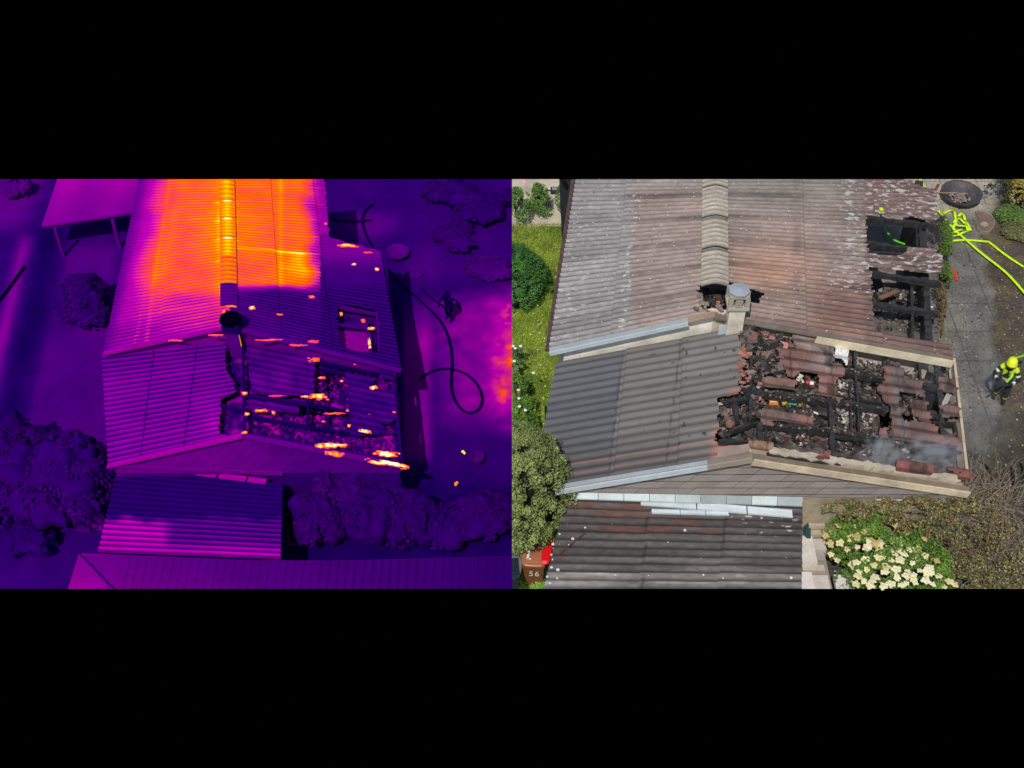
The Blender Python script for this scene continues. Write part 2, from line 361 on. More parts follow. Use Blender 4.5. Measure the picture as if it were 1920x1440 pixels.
def p_main(px, py, s, t, fr):
    f = fbm(s*.9, t*.9, 3); g = fbm(s*.6+5, t*5, 8)
    grey = np.array(lin(142, 138, 136)); pink = np.array(lin(150, 134, 126)); orange = np.array(lin(164, 130, 112)); red = np.array(lin(132, 102, 91)); brown = np.array(lin(134, 127, 121)); dk = np.array(lin(66, 60, 57))
    c = np.broadcast_to(grey, px.shape+(3,)).copy()
    left = px < 1340
    c = mix(c, np.array(lin(146, 130, 122)), ss(1170, 1200, px)*ss(300, 380, py))
    c = mix(c, pink, ss(1180, 1310, px+30*(g-.5))*ss(370, 480, py))
    cr = mix(brown, pink, ss(330, 430, py+30*(f-.5)))
    cr = mix(cr, orange, np.exp(-((px-1440)/95)**2-((py-510)/55)**2))
    cr = mix(cr, red, ss(1480, 1560, px)*ss(480, 560, py)*.9)
    cr = mix(cr, red, ss(560, 640, py)*.75)
    cr = mix(cr, np.array(lin(126, 112, 106)), ss(1540, 1620, px)*ss(480, 400, py))
    cr = mix(cr, np.array(lin(118, 94, 88)), ss(1612, 1628, px)*.9)
    cr = mix(cr, np.array(lin(122, 106, 100)), (ss(1485, 1488, px)*ss(1502, 1499, px))*(vn(t*5, s*0, 6) > .4)*.4)
    c = np.where(left[..., None], c, cr); c = c*1.0
    side = np.where(left, ss(1120, 1200, px), ss(1620, 1400, px)*.9)
    d = np.minimum(fr, 1-fr)*1.06; line = ss(.09, .02, d)*(.35+.75*vn(s*.8, np.floor(t/1.06)*3, 6))*side
    c = mix(c, dk, line*.85)
    c = mix(c, dk*1.1, ss(.58, .8, g)*ss(1500, 1620, px)*.5*(py > 430))
    gr = np.exp(-((px-1366)/12)**2)*ss(400, 470, py)*(.5+.5*np.sin(t*35)); c = mix(c, dk*.7, np.clip(gr, 0, 1)*.7)  # ridge cap shadow painted into the sheet along the caps' right edge
    c = c*(1-.5*ss(.28, .5, (t/.177) % 1)*ss(.72, .5, (t/.177) % 1))[..., None]*(1.02-.22*ss(.5, .75, fbm(s*.5+3, t*3, 14))+.10*ss(.5, .7, fbm(s*3, t*3, 18)))[..., None]  # valley darkening: dirt plus corrugation shading painted into the colour
    a = ss(1490, 1600, px)*.43*(.5+.5*ss(600, 520, py))+ss(1230, 1040, px)*.36+.05
    a = a+((np.abs(px-(1185-(py-450)*.12)) < 8)*.35)*left
    return np.concatenate([c, a[..., None]], -1)
house = thing('main_house', 'long house with pinkish grey corrugated roof, burnt open along its right eave', 'house', (6, 25, 0))
lapL = [.62]; lapR = [.40, .70]
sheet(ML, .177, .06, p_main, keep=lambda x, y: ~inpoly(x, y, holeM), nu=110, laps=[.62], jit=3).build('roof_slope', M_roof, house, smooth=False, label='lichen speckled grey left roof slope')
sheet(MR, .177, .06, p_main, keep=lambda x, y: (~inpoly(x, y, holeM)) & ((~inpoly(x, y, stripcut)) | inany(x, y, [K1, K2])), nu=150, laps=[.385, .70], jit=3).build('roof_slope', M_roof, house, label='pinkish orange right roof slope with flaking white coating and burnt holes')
# ridge caps
def ridge_caps(parent, A, Bp, edges, w, col, m, sag=.10, pitch=.177):
    A = Vector(A); Bp = Vector(Bp); d = (Bp-A)
    for (a, b) in edges:
        mb = MB(); n = max(6, int((b-a)*d.length/pitch*8)); vv = []; cc = []
        for i in range(n+1):
            f = a+(b-a)*i/n; p = A+d*f; t = f*d.length
            for k in range(9):
                q = (k-4)/4; x = q*w/2; z = .10-sag*abs(q)**1.5+.026*cos(2*pi*t/pitch)+.02*(i/n)
                vv.append((p.x+x, p.y, p.z+z)); j = random.uniform(.85, 1.15)*(.45 if (i < 3 or i > n-2) else 1)*(.8+.2*cos(2*pi*t/pitch))
                cc.append([c*j for c in col])
        ff = [(i*9+k, i*9+k+1, (i+1)*9+k+1, (i+1)*9+k) for i in range(n) for k in range(8)]
        N_ = len(vv); vv += [(x, y, z-.015) for x, y, z in vv]; cc = cc+cc
        ff += [tuple(N_+j for j in f[::-1]) for f in ff]
        for i in range(n):
            for k in (0, 8): ff.append((i*9+k, (i+1)*9+k, N_+(i+1)*9+k, N_+i*9+k))
        for i in (0, n):
            for k in range(8): ff.append((i*9+k, i*9+k+1, N_+i*9+k+1, N_+i*9+k))
        mb.add(vv, ff, np.array(cc)); mb.build('ridge_cap', m, parent)
ys = [312, 353, 411, 470, 541]; v_of = lambda y: MR.uv(1341, y)[1]
ev = [v_of(y) for y in ys]
ridge_caps(house, mRB, mRF, [(max(0, ev[i]), ev[i+1]-.004) for i in range(4)], .66, lin(176, 166, 150), M_roof)
# walls under the roof
def wallquad(mb, a, b, z0, za, zb, th, col):
    a = Vector(a); b = Vector(b); d = (b-a); d.z = 0; n = Vector((-d.y, d.x, 0)).normalized()*th/2
    v = [Vector((p.x, p.y, z))+s*n for s in (-1, 1) for p, z in ((a, z0), (b, z0), (b, zb), (a, za))]
    mb.add(v, [(0, 1, 2, 3), (7, 6, 5, 4), (0, 4, 5, 1), (1, 5, 6, 2), (2, 6, 7, 3), (3, 7, 4, 0)], col)
cream = lin(225, 214, 194)
mb = MB(); YG = 22.28
yf = YG; xl, xr = mLF.x+.35, mQF.x-.35
zat = lambda x: (ZE+(ZR-ZE)*(x-mLF.x)/(mRF.x-mLF.x) if x < mRF.x else ZR+(ZE-ZR)*(x-mRF.x)/(mQF.x-mRF.x))-.06
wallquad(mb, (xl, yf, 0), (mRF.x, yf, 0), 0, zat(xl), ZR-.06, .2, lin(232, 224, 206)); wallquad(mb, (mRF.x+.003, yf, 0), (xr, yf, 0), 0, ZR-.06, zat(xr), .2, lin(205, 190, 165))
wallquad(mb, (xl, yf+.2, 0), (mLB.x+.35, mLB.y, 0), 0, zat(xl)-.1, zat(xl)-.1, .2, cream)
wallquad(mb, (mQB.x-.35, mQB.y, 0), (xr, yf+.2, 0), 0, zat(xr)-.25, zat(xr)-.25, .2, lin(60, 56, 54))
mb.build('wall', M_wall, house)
# attic floor, charred, seen through the holes
mb = MB(); mb.box(((xl+xr)/2, 27.5, 1.5), (xr-xl-.3, 10, .04), (.006, .006, .006)); mb.build('attic_floor', M_char, house)
ash = [lin(60, 57, 54), lin(78, 74, 70), lin(40, 38, 37), lin(104, 98, 92), lin(160, 152, 142), lin(112, 76, 66), lin(196, 188, 178), lin(26, 26, 26), lin(100, 70, 58)]
wts = [5, 5, 4, 3.5, 1.3, 1.6, .6, 3, 1.1]
def rubble(P, poly, n, smin=.03, smax=.2, cols=ash, w=wts, flat=.35, out=None, lift=0):
    mb = out or MB(); xs = [p[0] for p in poly]; ys_ = [p[1] for p in poly]; k = 0; tries = 0
    while k < n and tries < n*8:
        tries += 1; x = random.uniform(min(xs), max(xs)); y = random.uniform(min(ys_), max(ys_))
        if not inpoly(np.array([x]), np.array([y]), poly)[0]: continue
        p = P.pt(x, y, lift+random.uniform(0, .05)) if isinstance(P, Patch) else at(x, y, P+random.uniform(0, .05))
        s_ = smin+(smax-smin)*random.random()**2.2; c = random.choices(cols, w)[0]; mb.chunk(p, (s_, s_*random.uniform(.3, .9), s_*flat), np.array(c)*random.uniform(.65, 1.3)); k += 1
    return mb
# lower-right burnt bays of the main house: slab and rubble inside
MRl = MR.low(.75)
mb = MB()
bay = C3([(190, 1190), (430, 1170), (620, 1170), (640, 1290), (200, 1290)]); 
rubble(MRl, bay, 260, out=mb)
bay2 = C3([(200, 1290), (800, 1180), (900, 1440), (900, 1640), (240, 1600)]); rubble(MRl, bay2, 420, .02, .14, out=mb)
rubble(MRl, S9([(250, 245), (500, 160), (700, 300), (660, 620), (330, 560)]), 120, out=mb)
mb.build('rubble', M_deb, house).__setitem__('kind', 'stuff')
q = [MRl.pt(*p, -.03) for p in C3([(205, 1310), (890, 1400), (930, 1800), (215, 1700)])]
mb = MB(); mb.add([tuple(p) for p in q]+[(p.x, p.y, p.z-.08) for p in q], [(3, 2, 1, 0), (4, 5, 6, 7), (0, 1, 5, 4), (1, 2, 6, 5), (2, 3, 7, 6), (3, 0, 4, 7)], lin(100, 97, 90)); mb.build('ceiling_panel', M_ground, house)
def beam(P, name, parent, a, b, w=.1, h=.14, dz=-.1, col=(.03, .029, .028), rough=.18, m=None):
    mb = MB(); mb.bar(P.pt(a[0], a[1], dz), P.pt(b[0], b[1], dz), w*.68, h, col, rough=min(.45, rough*2)); return mb.build(name, m or M_char, parent)
for a, b, w in [((140, 385), (860, 470), .16), ((150, 650), (640, 720), .17), ((160, 960), (930, 1085), .18), ((200, 1290), (900, 1395), .2), ((150, 745), (560, 785), .12)]:
    a_, b_ = C3([a, b]); beam(MR, 'rafter', house, a_, b_, w)
for a, b, w in [((715, 440), (740, 720), .15), ((680, 440), (690, 720), .07), ((780, 1010), (800, 1640), .18), ((630, 1090), (640, 1660), .1)]:
    a_, b_ = C3([a, b]); beam(MR, 'purlin', house, a_, b_, w, dz=-.2)
q = [tuple(p) for p in C3([(300, 1190), (480, 1115)])]; beam(MR, 'loose_board', house, q[0], q[1], .17, .03, -.2, lin(128, 92, 76), .05, M_tile)
q = C3([(410, 815), (545, 790)]); beam(MR, 'loose_board', house, q[0], q[1], .1, .03, -.05, lin(225, 215, 190), .05, M_wall)
q = C3([(500, 1310), (625, 1275)]); beam(MR, 'loose_board', house, q[0], q[1], .16, .04, -.3, lin(120, 62, 50), .05, M_tile)
q = S9([(470, 150), (460, 420)]); beam(MR, 'purlin', house, q[0], q[1], .1, .1, -.45, lin(58, 54, 48))
# broken masonry at ridge opening
mb = MB()
for (x, y, w, h, c) in [(285, 320, .18, .28, (120, 112, 104)), (350, 445, .5, .2, (140, 128, 112)), (400, 570, .3, .1, (120, 110, 100)), (230, 560, .16, .3, (100, 96, 90)), (625, 530, .2, .4, (134, 108, 110)), (520, 460, .24, .2, (50, 52, 54))]:
    p = S9([(x, y)])[0]; mb.chunk(ML.pt(*p, .03) if x < 540 else MR.pt(*p, .02), (w*.6, h*.6, .08), lin(*c))
mb.build('broken_masonry', M_deb, house)['kind'] = 'stuff'
mb = MB()
for (x, y, c) in [(515, 340, (170, 150, 120)), (612, 310, (210, 120, 70))]:
    p = S9([(x, y)])[0]; q = MR.pt(*p, -.3); mb.box(q, (.045 if x < 600 else .09, .04, .22), lin(*c))
mb.build('timber_stub', M_tile, house)
# verge trims
def strip(parent, name, a, b, w, h, col, m, za=0, zb=0, rough=0):
    mb = MB(); mb.bar(a+Vector((0, 0, za)), b+Vector((0, 0, zb)), w, h, col, rough=rough); return mb.build(name, m, parent)
apx = Vector((mRF.x, mRF.y, mRF.z))
o1 = Vector((0, -.06, .03)); lf = Vector(mLF)
mid = lf.lerp(apx, .84)
strip(house, 'verge_flashing', lf+o1, mid+o1, .14, .035, lin(160, 165, 165), M_zinc)
strip(house, 'verge_flashing', lf+o1+Vector((0, -.085, -.045)), mid+o1+Vector((0, -.085, -.045)), .03, .11, lin(185, 196, 200), M_zinc)
strip(house, 'verge_flashing', mid+o1, apx+o1, .16, .04, lin(160, 134, 112), M_tile)
strip(house, 'verge_board', apx+Vector((0.0, -.06, -.03)), Vector(mQF)+Vector((0, -.06, -.03)), .14, .05, lin(120, 108, 96), M_wall)
rq = apx.lerp(Vector(mQF), .42); strip(house, 'verge_board', rq+Vector((0, -.13, -.13)), Vector(mQF)+Vector((0.02, -.13, -.13)), .04, .22, lin(214, 200, 168), M_wall)
# left eave gutter, dark brown
strip(house, 'gutter', Vector(mLF)+Vector((-.05, .0, -.03)), Vector(mLB)+Vector((-.05, .3, -.03)), .1, .09, lin(84, 62, 56), M_rust)
mb = MB(); mb.bar(at(1053, 332, 3.2), at(1063, 353, 2.2), .1, .1, lin(78, 54, 48)); mb.bar(at(1081, 330, 2.7), at(1074, 356, 2.2), .08, .08, lin(78, 54, 48))
mb.build('brace', M_bark, house)
# end of roof strip
q = C3([(860, 130), (890, 85)]); strip(house, 'bargeboard_end', MR.pt(*q[0], .05), MR.pt(*q[1], .1), .07, .04, lin(120, 62, 60), M_tile)
# ================================================================ CHIMNEY
cb = at(1376, 627, 3.62); ch = thing('chimney', 'pale rendered chimney with steel cowl at the ridge between the two roofs', 'chimney', (cb.x, cb.y+.2, 3.3))
cx, cy = cb.x, cb.y+.19
mb = MB(); mb.box((cx, cy, 3.3+.55), (.37, .36, 1.1), lin(214, 204, 184)); mb.build('stack', M_wall, ch)
z = 4.4; mb = MB(); mb.box((cx, cy, z+.035), (.5, .5, .07), lin(176, 168, 150))
for sx in (-1, 1):
    for sy in (-1, 1): mb.box((cx+sx*.19, cy+sy*.19, z+.2), (.1, .1, .26), lin(170, 162, 146))
mb.box((cx, cy, z+.2), (.24, .26, .25), lin(120, 112, 100))
for i in range(3): mb.box((cx, cy-.2, z+.12+i*.07), (.16, .07, .025), lin(168, 160, 142))
mb.box((cx, cy, z+.355), (.46, .46, .05), lin(160, 152, 136)); mb.build('crown', M_stone, ch)
mb = MB(); seg = 8; prof = [(.25, .41), (.25, .44), (.02, .5)]
vv = [Vector((cx+r*cos(pi/8+k*pi/4), cy+r*sin(pi/8+k*pi/4), z+zz)) for r, zz in prof for k in range(8)]
mb.add(vv, [tuple(range(8))[::-1], tuple(range(16, 24))]+[(a*8+k, a*8+(k+1) % 8, (a+1)*8+(k+1) % 8, (a+1)*8+k) for a in (0, 1) for k in range(8)], lin(180, 187, 194)); mb.build('cowl', M_steel, ch)
mb = MB(); mb.bar((cx+.23, cy-.1, z+.05), (cx+.23, cy-.1, z+.47), .03, .03, lin(150, 140, 126)); mb.build('bracket', M_zinc, ch)
mb = MB(); mb.box((cx-.27, cy-.1, 3.62), (.17, .02, .42), lin(176, 190, 198)); mb.build('flashing', M_zinc, ch)
# ================================================================ FRONT HOUSE
YF = 18.09
fRB, fRF = atY(1402, 612, 22.04), atY(1410, 850, YF)
fLB, fLF = at(1043, 682, 2.5), at(998, 918, 2.5)
fQB, fQF = at(1783, 676, 2.5), at(1815, 912, 2.5)
FL = Patch(fRB, fLB, fRF, fLF); FR = Patch(fRB, fQB, fRF, fQF)
fh = thing('burnt_house', 'front house with dark grey left roof slope and fire gutted red tiled right slope', 'house', (5, 20, 0))
holeF = C5([(735, 150), (740, 255), (640, 285), (620, 440), (605, 700), (610, 830), (400, 860), (375, 880), (380, 1000), (395, 1190), (370, 1230), (350, 1330), (540, 1370), (590, 1400), (640, 1455), (1000, 1455), (1000, 0), (735, 0)])
def p_fl(px, py, s, t, fr):
    f = fbm(s*.8, t*.8, 12); c = np.broadcast_to(np.array(lin(112, 108, 105)), px.shape+(3,)).copy()
    lap = 1167-(py-680)*.125; c = mix(np.array(lin(97, 97, 100)), c, ss(-1, 1, px-lap)); c = mix(c, np.array(lin(116, 112, 108)), ss(1270, 1300, px))
    c = mix(c, np.array(lin(86, 84, 82)), ss(800, 870, py)*.6)
    salm = np.array(lin(172, 118, 104)); e = 1352+(vn(t*6, s*0, 2)-.5)*14
    c = mix(c, salm, ss(-28, -2, px-e)*ss(790, 815, py)*.95); c = mix(c, salm*.9, ss(-34, -4, px-1387)*ss(722, 738, py)*(py < 748)*.9)
    c = c*(.93+.14*hsh(np.floor(t/1.47), np.floor(ss(0, 1, px*0)+(px > lap)+(px > 1275)), 8))[..., None]; ln = np.maximum(ss(2.0, .6, np.abs(py-(874-(px-1060)*.163))), ss(1.6, .6, np.abs(py-(893-(px-1060)*.17)))*.6); c = mix(c, salm*.9, ln*.55*ss(1045, 1062, px))
    d = np.minimum(fr, 1-fr)*1.06; c = mix(c, np.array(lin(48, 44, 40)), ss(.035, .008, d)*(.15+.6*fbm(s*2.3, np.floor(t/1.06)*5.3, 9))*.8)
    for lx in (1167, 1272): c = mix(c, np.array(lin(50, 48, 46)), ss(2.2, .8, np.abs(px-(lx-(py-680)*.125)))*.55*(vn(t*6, s*0, 4) > .45))
    c = c*(1-.25*ss(.32, .5, np.abs((t/.245) % 1-0))*ss(.68, .5, (t/.245) % 1))[..., None]  # narrow dark valleys painted in as the shade of a sharper profile
    sp = (vn(s*9, t*9, 21) > .93)*ss(1180, 1240, px); return mix(c, np.array(lin(45, 45, 45)), sp*.9)
sheet(FL, .245, .045, p_fl, keep=lambda x, y: ~inpoly(x, y, holeF), nu=110, laps=[.33, .62], jit=3.5).build('roof_slope', M_roof2, fh, label='intact dark grey left roof slope with salmon scorched edge')
# remaining tile patches on the right slope
polys = [R4(p) for p in [
 [(420, 80), (640, 120), (750, 130), (760, 200), (730, 200), (730, 330), (800, 345), (800, 430), (750, 430), (745, 580), (790, 600), (785, 635), (690, 590), (610, 575), (605, 530), (620, 440), (580, 450), (625, 400), (560, 395), (465, 395), (440, 425), (380, 425), (330, 340), (320, 260), (350, 190), (430, 200)],
 [(735, 205), (845, 210), (835, 345), (730, 290)],
 [(190, 445), (445, 465), (440, 525), (205, 515)],
 [(185, 675), (440, 715), (585, 755), (590, 800), (440, 760), (430, 770), (265, 745), (262, 795), (180, 785)],
 [(95, 895), (270, 930), (270, 985), (90, 950)],
 [(1090, 210), (1190, 215), (1205, 300), (1120, 275), (1085, 240)],
 [(1350, 245), (1420, 265), (1405, 330), (1350, 305)],
 [(1110, 355), (1245, 370), (1250, 430), (1200, 435), (1385, 455), (1390, 510), (1405, 535), (1400, 580), (1220, 545), (1215, 650), (1255, 655), (1250, 700), (1230, 705), (1235, 770), (1420, 790), (1515, 825), (1510, 870), (1640, 900), (1690, 905), (1640, 960), (1330, 965), (1330, 935), (1180, 905), (1150, 870), (1160, 780), (1140, 640), (1100, 600), (1055, 520), (1100, 480), (1110, 420)],
 [(1300, 625), (1425, 630), (1435, 710), (1455, 735), (1450, 785), (1395, 780), (1370, 740), (1310, 710)],
 [(1500, 440), (1650, 470), (1655, 550), (1510, 545), (1515, 480)],
 [(1510, 665), (1670, 615), (1680, 690), (1680, 745), (1540, 745), (1530, 690)],
 [(1515, 315), (1600, 330), (1595, 350), (1520, 360)],
 [(1560, 875), (1635, 850), (1650, 890), (1560, 900)],
 [(1070, 825), (1130, 825), (1135, 885), (1065, 880)],
 [(605, 1030), (690, 1005), (685, 1050), (610, 1065)],
 [(1185, 1075), (1460, 1115), (1460, 1190), (1195, 1145)],
 [(1565, 1140), (1625, 1110), (1650, 1180), (1570, 1165)],
 [(1645, 1135), (1715, 1140), (1755, 1190), (1735, 1220), (1660, 1215)],
 [(870, 150), (930, 165), (925, 200), (880, 190)]]]
def p_tile(i):
    def f(px, py, s, t, fr):
        red = np.array(lin(126, 91, 83)); gry = np.array(lin(102, 94, 91)); br = np.array(lin(104, 84, 78))
        k = fbm(s*1.5, t*1.5, 30+i); c = mix(red, br, ss(.35, .65, k))
        if i == 0:
            c = mix(np.array(lin(132, 116, 110)), np.array(lin(118, 88, 80)), ss(.4, .6, k)); c = mix(c, red, ss(690, 705, py)); c = mix(c, np.array(lin(100, 90, 86)), (px > 1543)*(px < 1563)*(py < 690)*.9)
        if i == 1: c = np.broadcast_to(np.array(lin(214, 212, 208)), c.shape).copy()
        if i in (2,): c = mix(c, np.array(lin(118, 90, 80)), np.ones(px.shape)*.7)
        if i == 4: c = np.broadcast_to(np.array(lin(140, 108, 88)), c.shape).copy()
        if i == 7: c = mix(c, gry, ((px-(1676+(py-700)*.11)) > -8)*((px-(1676+(py-700)*.11)) < 9)*.9)
        if i >= 14: c = mix(c, np.array(lin(126, 74, 66)), np.ones(px.shape)*.7)
        d = np.abs((s*3.0) % 1-.5); c = mix(c, c*.4, ss(.46, .5, d)*.8); ph = (t/.335) % 1; c = c*(1.08-.68*ss(.36, .5, ph)*ss(.66, .5, ph))[..., None]; c = mix(c, np.array(lin(46, 42, 40)), ss(.55, .8, fbm(s*4, t*4, 33+i))*.75)  # wave valleys darkened: shading of the tile profile put into the colour
        return c*(.85+.3*hsh(np.floor(t/.335), np.floor(s*3+.5), 5+i))[..., None]
    return f
for i, pl in enumerate(polys):
    uvs = [FR.uv(*p) for p in pl]; a, b = min(u for u, v in uvs)-.01, max(u for u, v in uvs)+.01; c, d = min(v for u, v in uvs)-.01, max(v for u, v in uvs)+.01
    warp = random.uniform(-.02, .05)
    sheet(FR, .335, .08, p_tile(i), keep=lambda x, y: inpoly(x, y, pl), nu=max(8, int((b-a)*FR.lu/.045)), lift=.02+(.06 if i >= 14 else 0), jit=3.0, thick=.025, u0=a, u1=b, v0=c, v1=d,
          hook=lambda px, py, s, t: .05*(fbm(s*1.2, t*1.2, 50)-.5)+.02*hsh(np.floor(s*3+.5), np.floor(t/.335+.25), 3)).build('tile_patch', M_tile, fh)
# debris bed inside, with voids
bedP = FR.low(.28); bedL = FL.low(.28)
voids = [R4(p) for p in [[(175, 540), (620, 590), (1130, 690), (1130, 715), (900, 690), (600, 640), (240, 600), (190, 640)], [(885, 215), (1100, 240), (1110, 360), (1030, 330), (900, 300)],
  [(1200, 300), (1500, 300), (1510, 440), (1380, 450), (1250, 380)], [(1405, 540), (1515, 560), (1530, 700), (1430, 690)], [(1060, 690), (1150, 700), (1150, 850), (1060, 840)], [(450, 390), (640, 390), (600, 450), (480, 440)],
  [(1240, 700), (1390, 740), (1390, 780), (1250, 770)], [(1450, 760), (1530, 780), (1530, 900), (1470, 880)], [(165, 780), (200, 800), (190, 910), (160, 880)], [(930, 470), (1100, 480), (1050, 520), (930, 490)], [(1220, 560), (1290, 570), (1260, 620), (1220, 600)],
  [(270, 960), (700, 1020), (1000, 1070), (1000, 1090), (650, 1050), (270, 990)], [(1280, 975), (1660, 960), (1680, 1010), (1400, 1040), (1290, 1010)]]]
voids += [C5(p) for p in [[(510, 920), (720, 890), (690, 960), (570, 1000), (560, 1100), (510, 1110)], [(370, 1240), (430, 1260), (430, 1360), (365, 1340)], [(490, 1240), (545, 1260), (540, 1360), (490, 1360)]]]
def p_bed(px, py, s, t, fr):
    k = fbm(s*3, t*3, 40); c = mix(lin(50, 47, 45), lin(100, 93, 86), ss(.3, .75, k)); c = mix(c, lin(106, 72, 62), ss(.6, .8, fbm(s*4+7, t*4, 44))*.7)
    c = mix(c, lin(150, 142, 132), ss(.66, .8, fbm(s*6+2, t*6, 47))*.6); return c
hk = lambda px, py, s, t: .16*(fbm(s*2.2, t*2.2, 41)-.5)+.07*(fbm(s*8, t*8, 42)-.5)
for P, kp in ((bedP, lambda x, y: ~inany(x, y, voids)), (bedL, lambda x, y: inpoly(x, y-18, holeF) & ~inany(x, y, voids))):
    sheet(P, .3, 0, p_bed, keep=kp, nu=110, per=6, jit=4, hook=hk, waves=False, thick=.05, v0=.01, v1=.985, u1=.985).build('collapsed_ceiling', M_deb, fh)
mb = MB(); mb.box((5.3, 20.05, 1.2), (9, 3.6, .04), (.006, .006, .006)); mb.build('attic_floor', M_char, fh)
# rubble heaps
mb = MB()
full = R4([(170, 60), (1600, 300), (1700, 1100), (1500, 1130), (150, 900)])
def bedrub(poly, n, a, b, cols=ash, w=wts, P=bedP, lift=.05):
    xs = [p[0] for p in poly]; ys_ = [p[1] for p in poly]; k = 0; tr = 0
    while k < n and tr < 10*n:
        tr += 1; x = random.uniform(min(xs), max(xs)); y = random.uniform(min(ys_), max(ys_)); X = np.array([x]); Y = np.array([y])
        if not inpoly(X, Y, poly)[0] or inany(X, Y, voids)[0]: continue
        s_ = a+(b-a)*random.random()**2.5; c = random.choices(cols, w)[0]; mb.chunk(P.pt(x, y, lift+random.uniform(-.05, .06)), (s_, s_*random.uniform(.25, .9), s_*.35), np.array(c)*random.uniform(.6, 1.3)); k += 1
bedrub(full, 3600, .02, .17)
palecol = [lin(176, 170, 162), lin(146, 138, 130), lin(116, 96, 86), lin(204, 198, 188), lin(70, 64, 60)]
for pl, n in [([(740, 670), (850, 680), (860, 800), (760, 800)], 170), ([(750, 460), (900, 490), (890, 600), (760, 590)], 150), ([(910, 310), (1050, 350), (1040, 400), (880, 350)], 90), ([(930, 700), (1050, 710), (1050, 830), (940, 820)], 90), ([(1150, 880), (1260, 920), (1240, 960), (1160, 930)], 60), ([(450, 820), (530, 860), (500, 900), (460, 870)], 50), ([(200, 540), (600, 600), (590, 630), (220, 590)], 60), ([(1260, 380), (1350, 380), (1350, 440), (1270, 430)], 50)]:
    bedrub(R4(pl), n, .02, .12, palecol, [3, 3, 2, 1.5, 3], lift=.09)
for pl_, n_ in [([(110, 540), (620, 580), (1130, 660), (1130, 700), (620, 615), (110, 570)], 190), ([(180, 755), (690, 815), (1060, 870), (1060, 900), (690, 845), (180, 785)], 220), ([(800, 370), (1100, 415), (1100, 445), (800, 400)], 60), ([(760, 165), (1090, 210), (1090, 225), (760, 180)], 50), ([(150, 60), (200, 60), (190, 520), (140, 520)], 90)]:
    rubble(FR, R4(pl_), n_, .02, .09, out=mb, lift=.0)
bedrub(C5([(380, 870), (740, 860), (720, 1300), (560, 1400), (400, 1250)]), 420, .03, .2, P=bedL)
mb.build('rubble', M_deb, fh).__setitem__('kind', 'stuff')
# salmon / grey broken ridge blocks lying on roof line
mb = MB(); blk = [lin(164, 108, 92), lin(138, 100, 88), lin(104, 94, 88), lin(134, 118, 104), lin(66, 62, 60), lin(42, 40, 40)]
rubble(FR, R4([(190, 80), (330, 110), (420, 200), (340, 340), (360, 430), (250, 420), (190, 380)]), 150, .08, .3, blk, [1.6, 1.6, 3, 2, 4, 4], flat=.12, out=mb, lift=-.03)
rubble(FL, R4([(50, 160), (110, 160), (105, 560), (60, 590), (20, 500)]), 60, .08, .26, blk, [3, 3, 1, 2, 2, 1], out=mb, lift=0)
rubble(FL, R4([(40, 30), (130, 20), (130, 160), (40, 160)]), 60, .08, .3, blk, [0, 1, 4, 2, 3, 1], out=mb, lift=-.02)
rubble(FR, R4([(120, 70), (190, 70), (200, 700), (110, 740)]), 130, .06, .22, blk, [1, 1, 3, 1, 4, 6], out=mb, lift=-.04)
rubble(FL, R4([(-80, 640), (-20, 640), (0, 760), (-60, 790)]), 30, .08, .26, blk, [2, 1, 2, 2, 2, 1], out=mb, lift=-.1)
mb.build('ridge_rubble', M_tile, fh).__setitem__('kind', 'stuff')
# charred timbers
for a, b, w, h in [((100, 545), (620, 595), .15, .2), ((620, 595), (1130, 672), .15, .2), ((170, 770), (690, 828), .13, .18), ((690, 828), (1080, 885), .13, .16), ((800, 385), (1100, 430), .2, .15), ((760, 170), (1090, 215), .2, .12), ((1200, 245), (1350, 275), .16, .1), ((1385, 470), (1510, 505), .22, .12), ((1430, 690), (1530, 725), .2, .1), ((750, 560), (1100, 620), .07, .1), ((730, 860), (1060, 905), .06, .08), ((-130, 900), (90, 905), .1, .1), ((-70, 610), (110, 585), .12, .12), ((-40, 830), (160, 760), .1, .12), ((1480, 765), (1650, 770), .12, .1), ((1400, 975), (1690, 990), .14, .12), ((230, 1000), (640, 1060), .12, .1), ((640, 1060), (1100, 1100), .1, .08)]:
    a_, b_ = R4([a, b]); beam(FR, 'rafter', fh, a_, b_, w, h, -.06)
for a, b, w in [((165, 40), (175, 450), .1), ((115, 180), (105, 760), .09), ((885, 195), (925, 865), .075), ((705, 630), (725, 1030), .12), ((858, 640), (862, 840), .05), ((1370, 330), (1385, 460), .07), ((1500, 290), (1545, 780), .14), ((1525, 780), (1560, 900), .1), ((1290, 780), (1300, 800), .06), ((175, 780), (180, 920), .12), ((228, 800), (215, 910), .03), ((-10, 620), (10, 760), .12), ((1640, 770), (1660, 900), .09), ((1180, 640), (1190, 700), .05), ((860, 470), (850, 580), .07)]:
    a_, b_ = R4([a, b]); beam(FR, 'purlin', fh, a_, b_, w*1.1, .14, -.03)
# eave framing right
rr = lambda x, y, dz=0: FR.pt(*R4([(x, y)])[0], dz)
mb = MB(); mb.bar(rr(1632, 300), rr(1735, 1200), .06, .14, lin(196, 176, 148)); mb.build('fascia_board', M_wall, fh)
for a_, b_, w_, c_ in [(rr(1600, 320, -.03), rr(1612, 440, -.03), .05, (170, 160, 140)), (rr(1560, 630, -.05), rr(1600, 555, -.02), .12, (176, 170, 160)), (rr(1655, 760, -.03), rr(1695, 1100, -.05), .16, (120, 106, 92))]:
    mb = MB(); mb.bar(a_, b_, w_, .04, lin(*c_)); mb.build('batten', M_wall, fh)
